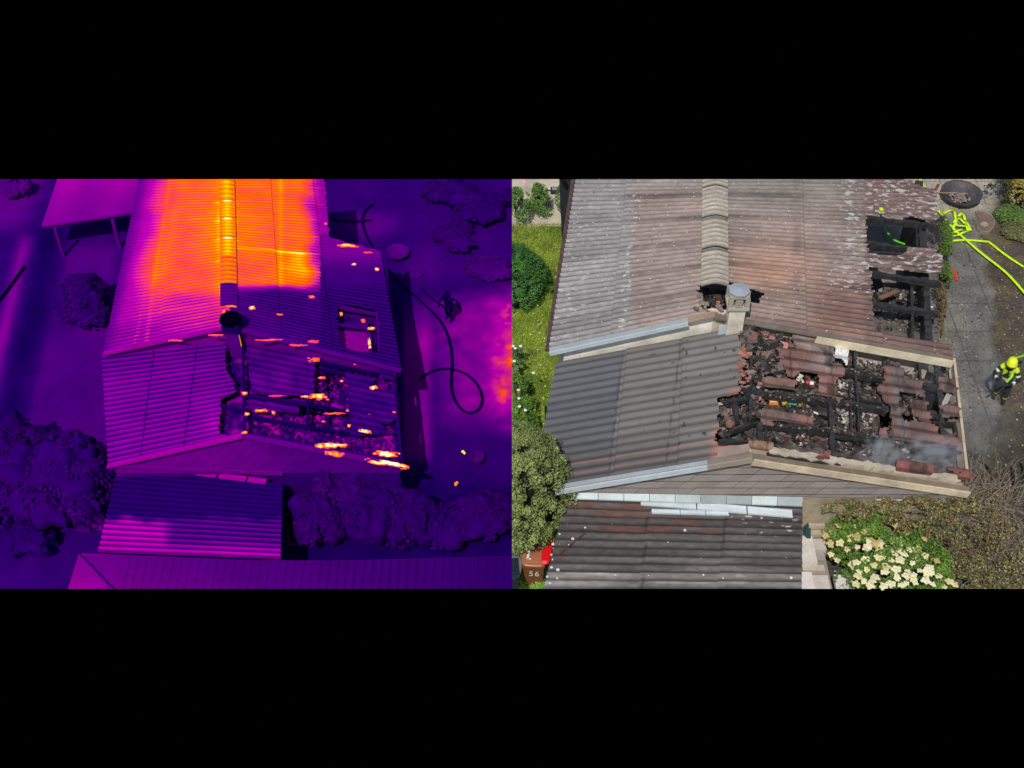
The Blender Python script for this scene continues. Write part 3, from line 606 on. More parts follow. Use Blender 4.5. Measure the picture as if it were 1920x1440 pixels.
# verge boards front
lf = Vector(fLF); ap = Vector(fRF); rq = Vector(fQF); o1 = Vector((0, -.07, .02)); m1 = lf.lerp(ap, .80)
strip(fh, 'verge_flashing', lf+o1, m1+o1, .11, .04, lin(160, 165, 166), M_zinc); strip(fh, 'verge_flashing', lf+o1+Vector((0, -.09, -.06)), m1+o1+Vector((0, -.09, -.06)), .03, .14, lin(192, 202, 204), M_zinc)
strip(fh, 'verge_flashing', m1+o1, ap+o1, .15, .04, lin(130, 120, 108), M_zinc); strip(fh, 'verge_flashing', m1+o1+Vector((0, -.09, -.06)), ap+o1+Vector((0, -.09, -.06)), .03, .14, lin(160, 148, 128), M_zinc)
strip(fh, 'verge_board', ap+o1+Vector((0, -.01, -.03)), rq+o1+Vector((0, -.01, -.03)), .12, .05, lin(128, 112, 94), M_wall); strip(fh, 'verge_board', ap+o1+Vector((0, -.09, -.12)), rq+o1+Vector((0, -.09, -.12)), .035, .18, lin(206, 188, 158), M_wall)
strip(fh, 'mortar_edge', ap.lerp(rq, .08)+Vector((0, .16, .0)), ap.lerp(rq, .97)+Vector((0, .16, .0)), .17, .07, lin(186, 172, 150), M_wall, rough=.45)
mb = MB(); q = at(1403, 846, 3.78); mb.bar(FL.pt(1345, 856, .08), FL.pt(1404, 846, .1), .22, .05, lin(150, 132, 120), rough=.15); mb.build('ridge_mortar', M_wall, fh)
# shingled gable
zr = lambda x: (2.5+(fRF.z-2.5)*(x-fLF.x)/(fRF.x-fLF.x) if x < fRF.x else fRF.z+(2.5-fRF.z)*(x-fRF.x)/(fQF.x-fRF.x))
YW = YF+.02; z0g = 1.9; gl, gr = atY(1070, 925, YF).z, atY(1505, 939, YF).z; print('gable base', gl, gr)
mb = MB(); xl, xr = fLF.x+.15, fQF.x-.1
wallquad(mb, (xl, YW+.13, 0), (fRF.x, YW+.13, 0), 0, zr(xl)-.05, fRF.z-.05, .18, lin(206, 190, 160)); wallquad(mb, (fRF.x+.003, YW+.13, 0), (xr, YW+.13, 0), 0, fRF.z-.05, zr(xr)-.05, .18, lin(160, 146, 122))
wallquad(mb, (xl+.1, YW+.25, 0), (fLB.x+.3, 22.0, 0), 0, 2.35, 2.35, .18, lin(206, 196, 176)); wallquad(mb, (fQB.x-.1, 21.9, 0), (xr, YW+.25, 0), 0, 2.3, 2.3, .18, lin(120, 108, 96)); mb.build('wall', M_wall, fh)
mb = MB(); v = [(fLF.x+.1, YW, 2.44), (fQF.x-.1, YW, 2.16), (fQF.x-.1, YW, zr(fQF.x-.1)-.06), (fRF.x, YW, fRF.z-.06), (fLF.x+.1, YW, zr(fLF.x+.1)-.06)]
mb.add(v, [(0, 1, 2, 3, 4)], lin(52, 48, 46)); mb.build('cladding_backing', M_shing, fh)  # dark sheet showing in the course gaps stands in for their shadow lines
mb = MB(); rh = .225; tw = .40; row = 0
for row in range(8):
    zb = z0g-.01+row*rh
    for i in range(-1, 27):
        x = fLF.x-.2+i*tw+(row % 2)*tw*.42+.004*random.uniform(-1, 1); g = .004; sh = .17; yo = -.012-.004*random.random()
        a, b_, c_, d_ = (x+g, zb), (x+tw-g, zb+random.uniform(-.006, .006)), (x+tw-g+sh, zb+rh-.022), (x+g+sh, zb+rh-.022)
        k = random.uniform(.9, 1.1); hot = ss(6.5, 9.5, x); c0 = np.array(lin(150, 139, 132))*(1-hot)+np.array(lin(138, 130, 126))*hot
        mb.add([(a[0], YW+yo-.003, a[1]), (b_[0], YW+yo-.003, b_[1]), (c_[0], YW+yo, c_[1]), (d_[0], YW+yo, d_[1]), (a[0], YW+yo, a[1]), (b_[0], YW+yo, b_[1])], [(0, 1, 2, 3), (4, 5, 1, 0), (5, 2, 1), (4, 0, 3)], c0*k)
def cut(mb, planes):
    me = bpy.data.meshes.new('t'); me.from_pydata(mb.v, [], mb.f); a_ = me.color_attributes.new('Col', 'FLOAT_COLOR', 'POINT'); a_.data.foreach_set('color', np.vstack(mb.c).astype('f').ravel())
    bm = bmesh.new(); bm.from_mesh(me)
    for c, n_ in planes: bmesh.ops.bisect_plane(bm, geom=bm.verts[:]+bm.edges[:]+bm.faces[:], plane_co=c, plane_no=n_, clear_inner=True)
    bm.to_mesh(me); bm.free(); out = MB(); cc = np.empty(len(me.vertices)*4, 'f'); me.color_attributes['Col'].data.foreach_get('color', cc)
    out.add([v.co for v in me.vertices], [tuple(p.vertices) for p in me.polygons], cc.reshape(-1, 4)); bpy.data.meshes.remove(me); return out
def roofplane(a, b, dz, s_):
    d = Vector(b)-Vector(a); n_ = Vector((d.z, 0, -d.x)).normalized(); n_ = n_ if n_.z < 0 else -n_; return (Vector(a)+Vector((0, 0, dz)), n_)
pls = [roofplane(fLF, fRF, -.05, 1), roofplane(fQF, fRF, -.05, 1), (Vector((fLF.x, 0, 2.44)), Vector((.03, 0, 1)).normalized()), (Vector((fLF.x+.12, 0, 0)), Vector((1, 0, 0))), (Vector((fQF.x-.12, 0, 0)), Vector((-1, 0, 0)))]
cut(mb, pls).build('shingle_cladding', M_shing, fh)
mb = MB(); a = atY(1074, 924, YW-.03); b = atY(1505, 938, YW-.03)
# apron flashing pieces over the shed
n = 9
for i in range(n):
    x0 = a.x+(b.x-a.x)*i/n; x1 = a.x+(b.x-a.x)*(i+1)/n-.012; k = [1, .95, 1, .9, .75, .55, .55, .95, .7][i]
    mb.add([(x0, YW-.03, 2.42-.03*(x0-a.x)), (x1, YW-.03, 2.42-.03*(x1-a.x)), (x1, YW-.12, 2.33-.05*(x1-a.x)), (x0, YW-.12, 2.33-.05*(x0-a.x)), (x0, YW-.12, 2.29-.05*(x0-a.x)), (x1, YW-.12, 2.29-.05*(x1-a.x))], [(0, 3, 2, 1), (3, 4, 5, 2)], np.array(lin(196, 206, 204))*k)
mb.build('apron_flashing', M_zinc, fh)
mb = MB(); a = atY(1640, 937, YW-.03); b = atY(1782, 940, YW-.03); mb.bar(a, b, .03, .04, lin(196, 200, 198)); mb.build('base_trim', M_zinc, fh)
# bits visible in the attic: coloured boxes
for (x, y, w, h, c, lab, nm) in [(275, 635, .2, .2, (190, 120, 60), 'scorched orange patterned box in the rubble right of the burnt ridge', 'box'), (345, 632, .22, .16, (205, 165, 40), 'yellow toy bag in the rubble under the long charred beam', 'bag'), (418, 638, .18, .18, (60, 150, 120), 'teal plastic box beside the yellow bag in the rubble', 'box'), (475, 655, .11, .1, (230, 190, 60), 'small bright yellow cup lying right of the teal box', 'cup'), (530, 495, .07, .10, (170, 40, 44), 'red packet lying in the hole below the grey brown tiles', 'packet'), (562, 500, .09, .10, (205, 200, 190), 'white packet touching the red packet in the tile hole', 'packet')]:
    p = bedP.pt(*R4([(x, y)])[0], .1); mb = MB()
    R = Matrix.Rotation(random.uniform(-.3, .3), 3, 'Z')@Matrix.Rotation(.3, 3, 'X')
    if nm == 'bag': mb.lathe(p-Vector((0, 0, .06)), [(.05, 0), (.1, .02), (.115, .06), (.1, .1), (.04, .13)], lin(*c), seg=12)
    elif nm == 'cup': mb.lathe(p-Vector((0, 0, .04)), [(.03, 0), (.045, .08), (.05, .09), (.04, .088), (.03, .02)], lin(*c), seg=12)
    else:
        mb.box(p, (w, h, .07), lin(*c), R); mb.box(p+R@Vector((0, 0, .037)), (w*.7, h*.35, .006), [min(1, q*1.9+.08) for q in lin(*c)], R)
        mb.box(p+R@Vector((0, h*.36, .037)), (w*.85, h*.1, .006), [q*.4 for q in lin(*c)], R)
    mb.build(nm, M_plastic, base=p, label=lab, cat=nm)
# ================================================================ SHED
sa, sb, sc_, sd = at(1505, 943, 1.97), at(1062, 930, 2.16), at(1503, 1118, 1.97), at(1016, 1118, 2.16)
SH = Patch(sa, sb, sc_, sd)
shed = thing('shed', 'low shed with dark mossy corrugated roof below the shingled gable', 'shed', ((sa.x+sd.x)/2, 16.8, 0))
def p_shed(px, py, s, t, fr):
    k = fbm(s*.5, t*6, 60); c = mix(lin(84, 78, 74), lin(112, 106, 100), ss(.35, .7, k)); c = mix(c, lin(132, 126, 120), ss(1070, 1090, py)*ss(1200, 1150, px+(py-1080)*2)*.8+ss(1075, 1085, py)*.35)
    c = mix(c, lin(120, 114, 108), ss(975, 935, py)*.6); c = mix(c, lin(60, 56, 53), ss(940, 1000, py)*ss(1070, 1030, py)*.45)
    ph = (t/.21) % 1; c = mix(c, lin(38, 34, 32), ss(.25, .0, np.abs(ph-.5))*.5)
    moss = ss(.55, .75, vn(s*1.6, np.floor(t/.21)*3.3, 62))*(py > 945)*(py < 1000)*ss(1045, 1080, px)*ss(1400, 1300, px); c = mix(c, lin(104, 66, 56), moss*.8*ss(.45, .1, np.abs(ph-.25)))
    c = mix(c, lin(176, 172, 160), ((np.abs(py-1081) < 2.2)*(px > 1380)+(np.abs(py-1078) < 1.8)*(px < 1205)*(px > 1060)+(np.abs(py-1094) < 2)*(px > 1205))*.6*vn(s*3, t*0, 5))
    for lx in (1211, 1358): c = mix(c, lin(40, 38, 36), ss(2, .8, np.abs(px-(lx-(py-1000)*.07)))*.6)
    a = .06+.35*(py > 945)*(py < 1012)*ss(1300, 1400, px); return np.concatenate([c, a[..., None]], -1)
sheet(SH, .21, .06, p_shed, nu=90, row=5, laps=[.33, .64], jit=1).build('roof', M_shed, shed)
mb = MB(); wallquad(mb, (sa.x-.1, 17.9, 0), (sc_.x-.1, 17.0, 0), 0, 1.9, 1.9, .12, lin(180, 170, 150)); mb.build('wall', M_wall, shed); mb = MB(); wallquad(mb, (sb.x+.25, 17.9, 0), (sd.x+.55, 17.2, 0), 0, 1.72, 1.72, .12, lin(180, 170, 150)); mb.build('wall', M_wall, shed)
mb = MB()   # fixing caps with pale washers
for (x, y) in [(1097, 991), (1074, 1012), (1037, 1022), (1038, 1030), (1034, 1042), (1036, 1051), (1034, 1065), (1035, 1076), (1026, 1083), (1045, 1086), (1067, 1024), (1046, 1070), (1031, 1094), (1355, 1086), (1483, 1085), (1284, 996)]:
    p = SH.pt(x, y, .035); r = random.uniform(.02, .045); mb.lathe(p, [(r, 0), (r*.8, .012), (r*.4, .014), (r*.3, .02)], lin(205, 204, 196), seg=10)
mb.build('fixing_cap', M_stone, shed).__setitem__('kind', 'stuff')
# gutter lengths lying on the shed
def channel(pts_px, w, label, col, base_z=.06):
    a, b = SH.pt(*pts_px[0], base_z), SH.pt(*pts_px[1], base_z); mb = MB(); d = (b-a).normalized(); X = d.cross(Vector((0, 0, 1))).normalized(); L = (b-a).length
    nseg = 4; cuts = [0, .32, .66, .98][:]; cuts = [0, .37, .7, 1]
    for i in range(3):
        p, q = a.lerp(b, cuts[i]+.004), a.lerp(b, cuts[i+1]-.004); mb.bar(p, q, w, .015, np.array(col)*random.uniform(.93, 1.05))
        for s_ in (-1, 1): mb.bar(p+X*s_*w/2+Vector((0, 0, .018)), q+X*s_*w/2+Vector((0, 0, .018)), .012, .045, np.array(col)*.9)
    mb.build('gutter_length', M_zinc, base=a, label=label, cat='gutter piece', group='gutter pieces on the shed roof')
channel([(1200, 944), (1486, 968)], .19, 'longer pale gutter length lying across the shed roof nearest the gable', lin(206, 216, 218))
channel([(1221, 963), (1366, 967)], .10, 'shorter pale gutter length in front of the long one on the shed roof', lin(200, 212, 216))
a, b = SH.pt(1098, 1002, .06), SH.pt(1045, 1045, .06); mb = MB(); mb.tube([a, a.lerp(b, .3)+Vector((.01, .02, 0)), a.lerp(b, .7), b], [.012, .018, .022, .03], lin(92, 56, 48), seg=6); mb.build('stick', M_bark, base=a, label='thin reddish brown stick lying diagonally on the shed roof', cat='stick')
# ================================================================ WALL SLABS beside shed
sw = thing('slab_wall', 'low wall topped with pale concrete slabs right of the shed roof', 'wall', at(1528, 1080, 0))
for (x0, y0, x1, y1, z, c) in [(1505, 988, 1544, 1003, 1.0, (176, 164, 148)), (1505, 1004, 1523, 1056, 1.02, (206, 198, 188)), (1526, 1010, 1546, 1031, 1.0, (190, 182, 172)), (1527, 1036, 1545, 1051, .9, (160, 150, 140)), (1505, 1059, 1545, 1070, .95, (190, 178, 162)), (1505, 1072, 1522, 1112, 1.0, (214, 206, 198)), (1524, 1078, 1552, 1112, .96, (200, 190, 180)), (1570, 1077, 1597, 1112, .9, (210, 204, 198)), (1517, 935, 1536, 986, 1.25, (182, 166, 144))]:
    a, b = at(x0, y1, z), at(x1, y0, z); mb = MB(); mb.box(((a.x+b.x)/2, (a.y+b.y)/2, z-.06), (b.x-a.x-.01, b.y-a.y-.01, .12), lin(*c)); mb.build('slab', M_stone, sw)
a, b = at(1506, 1112, .8), at(1540, 990, .8); mb = MB(); mb.box(((a.x+b.x)/2, (a.y+b.y)/2, .4), (b.x-a.x-.1, b.y-a.y-.06, .8), lin(150, 140, 128)); mb.build('wall_core', M_stone, sw)
mb = MB(); p = at(1511, 985, 1.1); vv = [(p.x-.08, p.y-.35, .9), (p.x+.08, p.y-.33, 1.0), (p.x+.08, p.y+.3, 1.5), (p.x-.08, p.y+.2, 1.3), (p.x, p.y, 1.32), (p.x, p.y-.3, 1.05)]
mb.add(vv, [(0, 1, 5), (0, 5, 4, 3), (5, 1, 2, 4), (4, 2, 3)], lin(40, 72, 66)); vv2 = [(x, y, z-.03) for x, y, z in vv]; mb.add(vv2, [(5, 1, 0), (3, 4, 5, 0), (4, 2, 1, 5), (3, 2, 4)], lin(30, 50, 46)); mb.build('tarpaulin', M_cloth, base=p, label='folded dark green tarpaulin between shed roof and slab wall', cat='tarpaulin')
# ================================================================ VEGETATION helpers
def blobpts(c, r, n, shell=.55, rs=RS, top=True):
    d = rs.normal(size=(n, 3)); d /= np.linalg.norm(d, axis=1)[:, None]
    if top: d[:, 2] = np.where(d[:, 2] < -.35, -d[:, 2], d[:, 2])
    k = shell+(1-shell)*rs.uniform(0, 1, n)**.6
    return np.asarray(c)+d*k[:, None]*np.asarray(r), d
def shrub(name, label, cat, base, blobs, n, leaf, c1, c2, m=M_leaf, soft=0, group=None, trunk=True, part='foliage', aspect=.6, dead=None):
    base = Vector(base); T = thing(name, label, cat, base, group); mb = MB()
    tot = sum(b[1][0]*b[1][1]+b[1][0]*b[1][2] for b in blobs)
    if m == M_thv:
        for bi, (c, r) in enumerate(blobs):
            nu_, nv_ = 30, 14; vv = []; cc = []
            for a in range(nv_+1):
                th_ = pi*.62*a/nv_
                for b in range(nu_):
                    ph_ = 2*pi*b/nu_; d = Vector((sin(th_)*cos(ph_), sin(th_)*sin(ph_), cos(th_))); w_ = .62+1.0*(float(fbm(d.x*2.6+bi*3+c[0], d.y*2.6+d.z+c[1], 6))-.35)
                    vv.append(Vector(c)+Vector((d.x*r[0], d.y*r[1], d.z*r[2]))*w_*1.15); t_ = float(fbm(vv[-1].x*2.5, vv[-1].y*2.5, 8))*.6; cc.append(list(np.array(c1)*(1-t_)+np.array(c2)*t_)+[0])
            mb.add(vv, [(a*nu_+b, (a+1)*nu_+b, (a+1)*nu_+(b+1) % nu_, a*nu_+(b+1) % nu_) for a in range(nv_) for b in range(nu_)], np.array(cc))
        n = int(n*1.3); leaf = leaf*1.3
    for c, r in blobs:
        k = int(n*(r[0]*r[1]+r[0]*r[2])/tot); P, d = blobpts(c, r, k)
        P = P+(np.stack([fbm(P[:, 0]*3, P[:, 2]*3, 1), fbm(P[:, 1]*3, P[:, 0]*3, 2), fbm(P[:, 1]*3, P[:, 2]*3, 3)], 1)-.5)*.5*min(r)
        keep = fbm(P[:, 0]*4, P[:, 1]*4+P[:, 2]*3, 5) > .36; P = P[keep]; d = d[keep]
        t = np.clip(RS.uniform(0, 1, len(P))*.6+fbm(P[:, 0]*5, P[:, 1]*5, 8)*.6-.1, 0, 1); mb.leaves(P, leaf, mix(c1, c2, t), nrm=(d*.6+np.array([0, 0, .4])) if m != M_thv else d*2.5+np.array([0, 0, 2.]), aspect=aspect)
    mb.build(part, m, T, smooth=(m == M_thv))
    if trunk:
        tb = MB()
        for i, (c, r) in enumerate(blobs):
            c = Vector(c); st = base+Vector((random.uniform(-.08, .08), random.uniform(-.08, .08), 0)); md = st.lerp(c, .5)+Vector((random.uniform(-.1, .1), random.uniform(-.1, .1), .05)); tb.tube([st, md, c, c+Vector((0, 0, r[2]*.5))], [.05, .035, .02, .008], (.05, .035, .025) if m != M_thv else c1, seg=6)
        tb.build('stem', M_bark if m != M_thv else M_thv, T)
    return T
def conifer(name, label, base, h, r, nclump, ln, leaf, c1, c2, dark, m=M_leaf, prof=None, csize=.13, flat=1.0, lean=(0, 0), z0=.1):
    T = thing(name, label, 'tree', base); b = Vector(base); mb = MB(); prof = prof or (lambda q: (sin(pi*min(1, q*.92+.08))**.55))
    for i in range(nclump):
        q = random.random()**.8; an = random.uniform(0, 2*pi); rr_ = r*prof(q)*random.uniform(.84, 1.03)
        c = np.array([b.x+cos(an)*rr_+lean[0]*q, b.y+sin(an)*rr_*flat+lean[1]*q, z0+q*(h-z0)]); P, d = blobpts(c, (csize*random.uniform(.7, 1.25),)*3, ln, shell=.3, top=False)
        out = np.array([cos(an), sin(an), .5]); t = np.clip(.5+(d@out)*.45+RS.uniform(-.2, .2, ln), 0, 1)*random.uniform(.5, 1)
        mb.leaves(P, leaf, mix(c1, c2, t), nrm=(d+out*.5) if m != M_thv else (d*.6+out*2.5+np.array([0, 0, 1.5])), aspect=.5)
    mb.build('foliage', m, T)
    core = MB(); pr = [(max(.03, r*prof(i/12)*.8), z0+(h-z0)*i/12*.97) for i in range(13)]; vv = []  # dark solid core inside the crown stands in for the shade in its gaps
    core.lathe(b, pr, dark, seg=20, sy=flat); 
    core.v = [(x+lean[0]*(z/h), y+lean[1]*(z/h), z) for x, y, z in core.v]; core.build('dark_core', M_bark if m != M_thv else M_thv, T)
    t = MB(); t.tube([b, b+Vector((lean[0]*.3, lean[1]*.3, h*.4)), b+Vector((lean[0]*.8, lean[1]*.8, h*.8))], [.12, .08, .03], dark, seg=8); t.build('trunk', M_bark if m != M_thv else M_thv, T)
    return T
# conifers left
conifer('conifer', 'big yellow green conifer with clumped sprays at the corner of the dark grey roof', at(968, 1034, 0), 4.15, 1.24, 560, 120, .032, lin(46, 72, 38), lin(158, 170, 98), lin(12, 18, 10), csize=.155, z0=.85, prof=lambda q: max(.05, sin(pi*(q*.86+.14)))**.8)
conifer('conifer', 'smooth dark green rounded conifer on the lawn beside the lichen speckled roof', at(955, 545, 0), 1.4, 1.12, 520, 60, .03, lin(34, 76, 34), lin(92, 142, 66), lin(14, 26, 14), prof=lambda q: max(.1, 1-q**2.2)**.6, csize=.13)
# bushes
shrub('rose_bush', 'leafy bush with white roses by the left eave gutter of the dark grey roof', 'bush', at(985, 790, 0), [((at(975, 760, .5)), (.45, .6, .5)), ((at(985, 800, .35)), (.4, .5, .4)), (at(965, 730, .7), (.35, .45, .5))], 6000, .03, lin(42, 80, 30), lin(120, 160, 62))
mb = MB(); P_ = np.array([at(x, y, .95) for x, y in [(962, 650), (966, 654), (972, 732), (973, 748), (974, 763), (964, 678), (976, 650), (1000, 700), (985, 770)]])
for p in P_: mb = MB(); mb.lathe(p, [(.01, 0), (.04, .01), (.045, .025), (.02, .03)], (.8, .76, .72), seg=8); mb.build('rose', M_flower, [o for o in C.objects if o.name.startswith('rose_bush')][0])
shrub('bush', 'small blue green bush behind the white roses at the picture divide', 'bush', at(968, 690, 0), [(at(965, 680, .4), (.35, .5, .4)), (at(972, 720, .3), (.35, .35, .3))], 2600, .03, lin(50, 80, 50), lin(110, 140, 90))
shrub('bush', 'pale sage green bush between the big conifer and the white roses', 'bush', at(985, 850, 0), [(at(975, 835, .8), (.45, .45, .5)), (at(1000, 830, .6), (.3, .3, .4))], 3200, .032, lin(58, 84, 54), lin(134, 156, 100))
for i, (x, y, w, lab) in enumerate([(972, 385, .55, 'leafy rose bush with a pink bloom, leftmost at the edge of the patio'), (1012, 375, .42, 'rose bush standing between the two others by the patio edge'), (1062, 375, .45, 'rose bush growing against the left eave near the brown brace')]):
    shrub('rose_bush', lab, 'bush', at(x, y+22, 0), [(at(x, y, .55), (w*.8, w*.9, .5)), (at(x+6, y+12, .3), (w*.7, w, .35)), (at(x-5, y-14, .9), (w*.5, w*.5, .35))], 3200, .03, lin(48, 84, 34), lin(122, 158, 70), group='rose bushes along the patio edge')
mb = MB(); p = at(983, 341, 1.2)
mb.lathe(p, [(.01, 0), (.06, .03), (.09, .04), (.06, .07), (.01, .075)], lin(226, 160, 165), seg=10)
mb.build('rose', M_flower, [o for o in C.objects if o.name.startswith('rose_bush')][1])
mb = MB(); p = at(1040, 362, 0); mb.box(p+Vector((0, 0, .1)), (.26, .2, .14), (.02, .02, .022)); mb.box(p+Vector((0, -.02, .18)), (.18, .12, .03), (.25, .26, .28)); mb.bar(p+Vector((-.13, .08, .03)), p+Vector((-.3, .1, .03)), .03, .03, (.02, .02, .02)); mb.bar(p+Vector((.12, -.08, .2)), p+Vector((.2, .06, .3)), .02, .02, (.02, .02, .02)); mb.build('garden_tool', M_plastic, base=p, label='small black garden machine standing on the beige patio', cat='tool')
shrub('ground_plant', 'bright green leafy plant below the brown bin', 'plant', at(985, 1095, 0), [(at(975, 1090, .15), (.3, .35, .25)), (at(1000, 1085, .15), (.3, .3, .25)), (at(1012, 1100, .15), (.2, .3, .25))], 2600, .05, lin(80, 130, 40), lin(160, 200, 90), aspect=.25)
# shrub strip along the right wall
shrub('creeper', 'green creeper climbing the wall below the burnt right eave', 'plant', at(1770, 530, 0), [(at(1771, 440, .6), (.12, .7, .5)), (at(1773, 480, .5), (.13, .6, .5)), (at(1774, 515, .4), (.13, .4, .4))], 5200, .028, lin(62, 88, 36), lin(120, 150, 64))
shrub('dry_creeper', 'dry brown creeper below the green one on the wall by the path', 'plant', at(1768, 590, 0), [(at(1763, 560, .5), (.14, .6, .4)), (at(1758, 610, .4), (.12, .4, .4))], 3000, .024, lin(84, 66, 44), lin(138, 118, 78))
def twigs(mb, c, r, n, L, rad, col, up=.5):
    for i in range(n):
        a = Vector(c)+Vector((random.uniform(-1, 1)*r[0]*.4, random.uniform(-1, 1)*r[1]*.4, 0)); d = Vector((random.gauss(0, 1), random.gauss(0, 1), up*2*random.random())).normalized(); pts = [a]
        for k in range(5): d = (d+Vector((random.gauss(0, .25), random.gauss(0, .25), random.gauss(0, .15)))).normalized(); pts.append(pts[-1]+d*L*random.uniform(.5, 1)/5)
        mb.tube(pts, [rad*(1-k/6.5) for k in range(6)], np.array(col)*random.uniform(.6, 1.4), seg=4, cap=False)
mb = MB(); 
for x, y in [(1752, 430), (1748, 450), (1756, 412)]: twigs(mb, at(x, y, .8), (.3, .5, 0), 70, .55, .006, lin(66, 56, 52))
mb.build('dead_twigs', M_bark, base=at(1750, 440, 0), label='tangle of scorched bare twigs between the open roof bay and the hose pile', cat='shrub')
# bushes top right
for i, (x, y, z, r, c1, c2, lab) in enumerate([(1890, 352, .8, .8, (30, 38, 24), (70, 78, 40), 'dark shaded bush in the top right corner of the yard'), (1912, 362, .9, .45, (110, 100, 44), (184, 168, 84), 'yellowish leafed bush at the top of the right bed'), (1900, 400, .35, .6, (62, 92, 40), (116, 142, 68), 'green low bush right of the kidney shaped basin'), (1905, 432, .25, .5, (80, 86, 50), (128, 126, 84), 'dusty olive low bush below the green one by the basin')]):
    shrub('bed_bush', lab, 'bush', at(x, y+20*z, 0), [(at(x, y, z*.6), (r, r*.8, z*.6)), (at(x+14, y+8, z*.5), (r*.6, r*.7, z*.5))], 4200, .032, lin(*c1), lin(*c2))
# elder with cream flower heads
eb = at(1655, 1085, 0)
eld = shrub('flowering_shrub', 'bright green shrub covered in cream flower heads below the shingled gable', 'shrub', eb, [(at(1595, 1000, 1.1), (.62, .6, .5)), (at(1590, 975, 1.3), (.4, .4, .35)), (at(1625, 970, 1.5), (.7, .5, .5)), (at(1660, 1020, 1.3), (.95, .7, .6)), (at(1720, 1060, 1.0), (.8, .6, .6)), (at(1640, 1085, 1.0), (.9, .5, .6)), (at(1735, 1095, .9), (.7, .5, .5)), (at(1588, 1045, .6), (.42, .5, .4))], 26000, .04, lin(48, 84, 28), lin(120, 156, 60), aspect=.4)
fm = []
for k in range(3):
    mb = MB()
    for j in range(9):
        an = j*2.4; rr_ = .075*sqrt(j/9); mb.lathe((rr_*cos(an), rr_*sin(an), -.12*rr_), [(.02, -.01), (.034, .0), (.03, .02), (.006, .028)], np.array([lin(218, 204, 150), lin(228, 220, 178), lin(196, 176, 118)][k])*random.uniform(.9, 1.06), seg=7)
    me = bpy.data.meshes.new('flower_head'); me.from_pydata(mb.v, [], mb.f); a_ = me.color_attributes.new('Col', 'FLOAT_COLOR', 'POINT'); a_.data.foreach_set('color', np.vstack(mb.c).astype('f').ravel()); me.materials.append(M_flower); fm.append(me)
cl = [(1688, 1012, 1), (1692, 1018, 1), (1678, 1035, 1), (1705, 1030, 1), (1665, 1028, 0), (1650, 1030, 0), (1655, 1045, 0), (1640, 1060, 0), (1625, 1068, 0), (1660, 1062, 0), (1672, 1050, 1), (1690, 1050, 1), (1682, 1068, 1), (1700, 1070, 1), (1720, 1045, 0), (1735, 1042, 0), (1742, 1065, 1), (1725, 1070, 1), (1745, 1075, 1), (1660, 1072, 1), (1640, 1082, 1), (1622, 1090, 1), (1680, 1085, 1), (1700, 1080, 1), (1715, 1092, 1), (1690, 1097, 1), (1672, 1095, 1), (1655, 1099, 1), (1632, 1097, 1), (1610, 1080, 0), (1605, 1095, 0), (1750, 1095, 1), (1735, 1088, 1), (1780, 1090, 0), (1790, 1095, 0), (1640, 980, 2), (1628, 985, 2), (1615, 980, 2), (1660, 1000, 2), (1650, 1012, 2), (1640, 1020, 2), (1625, 1012, 2), (1592, 1010, 0), (1580, 1000, 0), (1572, 985, 2), (1585, 975, 2), (1560, 995, 2), (1600, 1000, 2), (1590, 1030, 0), (1600, 1060, 0), (1560, 1040, 0), (1555, 1020, 2), (1568, 1050, 0), (1620, 960, 2), (1650, 960, 2), (1680, 985, 2), (1700, 1000, 2), (1735, 1010, 2), (1720, 1030, 2), (1755, 1050, 2), (1695, 1040, 1), (1670, 1010, 2), (1760, 1080, 1), (1770, 1100, 0), (1645, 1045, 0), (1712, 1056, 1), (1602, 985, 2), (1577, 1018, 0), (1548, 1004, 2), (1700, 1094, 1)]
cl = cl[:70]+[(random.uniform(1600, 1770), random.uniform(1010, 1096), random.choice([0, 1, 1])) for _ in range(18)]+[(random.uniform(1548, 1680), random.uniform(955, 1030), random.choice([2, 2, 0])) for _ in range(11)]
for x, y, k in cl:
    zt = 1.55 if 1600 < x < 1760 else 1.25; w_ = at(x+random.uniform(-2, 2), y, zt+random.uniform(-.05, .15))
    if pix(w_)[1] > 1100: continue
    o = bpy.data.objects.new('flower_head', fm[k]); C.objects.link(o); o.parent = eld; o.location = w_-eld.location; s_ = random.uniform(.75, 1.3); o.scale = (s_, s_, s_); o.rotation_euler = (random.uniform(-.3, .1), random.uniform(-.3, .3), random.uniform(0, 6))
# burnt scrub
bb = at(1830, 1040, 0); bs = thing('scorched_bush', 'brown scorched bush with tangled bare twigs in the bottom right corner', 'bush', bb)
mb = MB()
for x, y, z, r, n_ in [(1590, 954, 1.95, .42, 3600), (1558, 957, 1.95, .22, 1300), (1650, 954, 2.0, .5, 4600), (1715, 954, 2.0, .6, 5200), (1785, 954, 1.9, .65, 5400), (1690, 975, 1.5, .5, 3600), (1750, 990, 1.3, .6, 3000), (1830, 990, 1.2, .8, 4200), (1700, 965, .9, .6, 2200), (1760, 985, .9, .8, 4800), (1800, 1040, .8, .9, 5200), (1860, 1060, .6, .9, 4200), (1890, 1010, .6, .7, 2200), (1830, 950, .8, .7, 3200), (1780, 1085, .6, .7, 2600), (1880, 1095, .4, .7, 2600), (1650, 955, .8, .4, 1200)]:
    P, d = blobpts(at(x, y, z), (r, r*.8, r*.6), n_, shell=.1); P = P[fbm(P[:, 0]*4, P[:, 1]*4+P[:, 2]*3, 15) > .42]; t = RS.uniform(0, 1, len(P)); cc = mix(lin(80, 84, 50), lin(158, 152, 106), t); cc = mix(cc, lin(166, 128, 70), (RS.uniform(0, 1, len(P)) > .9)*1.0); cc = mix(cc, lin(98, 78, 62), (RS.uniform(0, 1, len(P)) > .85)*1.0)
    mb.leaves(P, .034, cc)
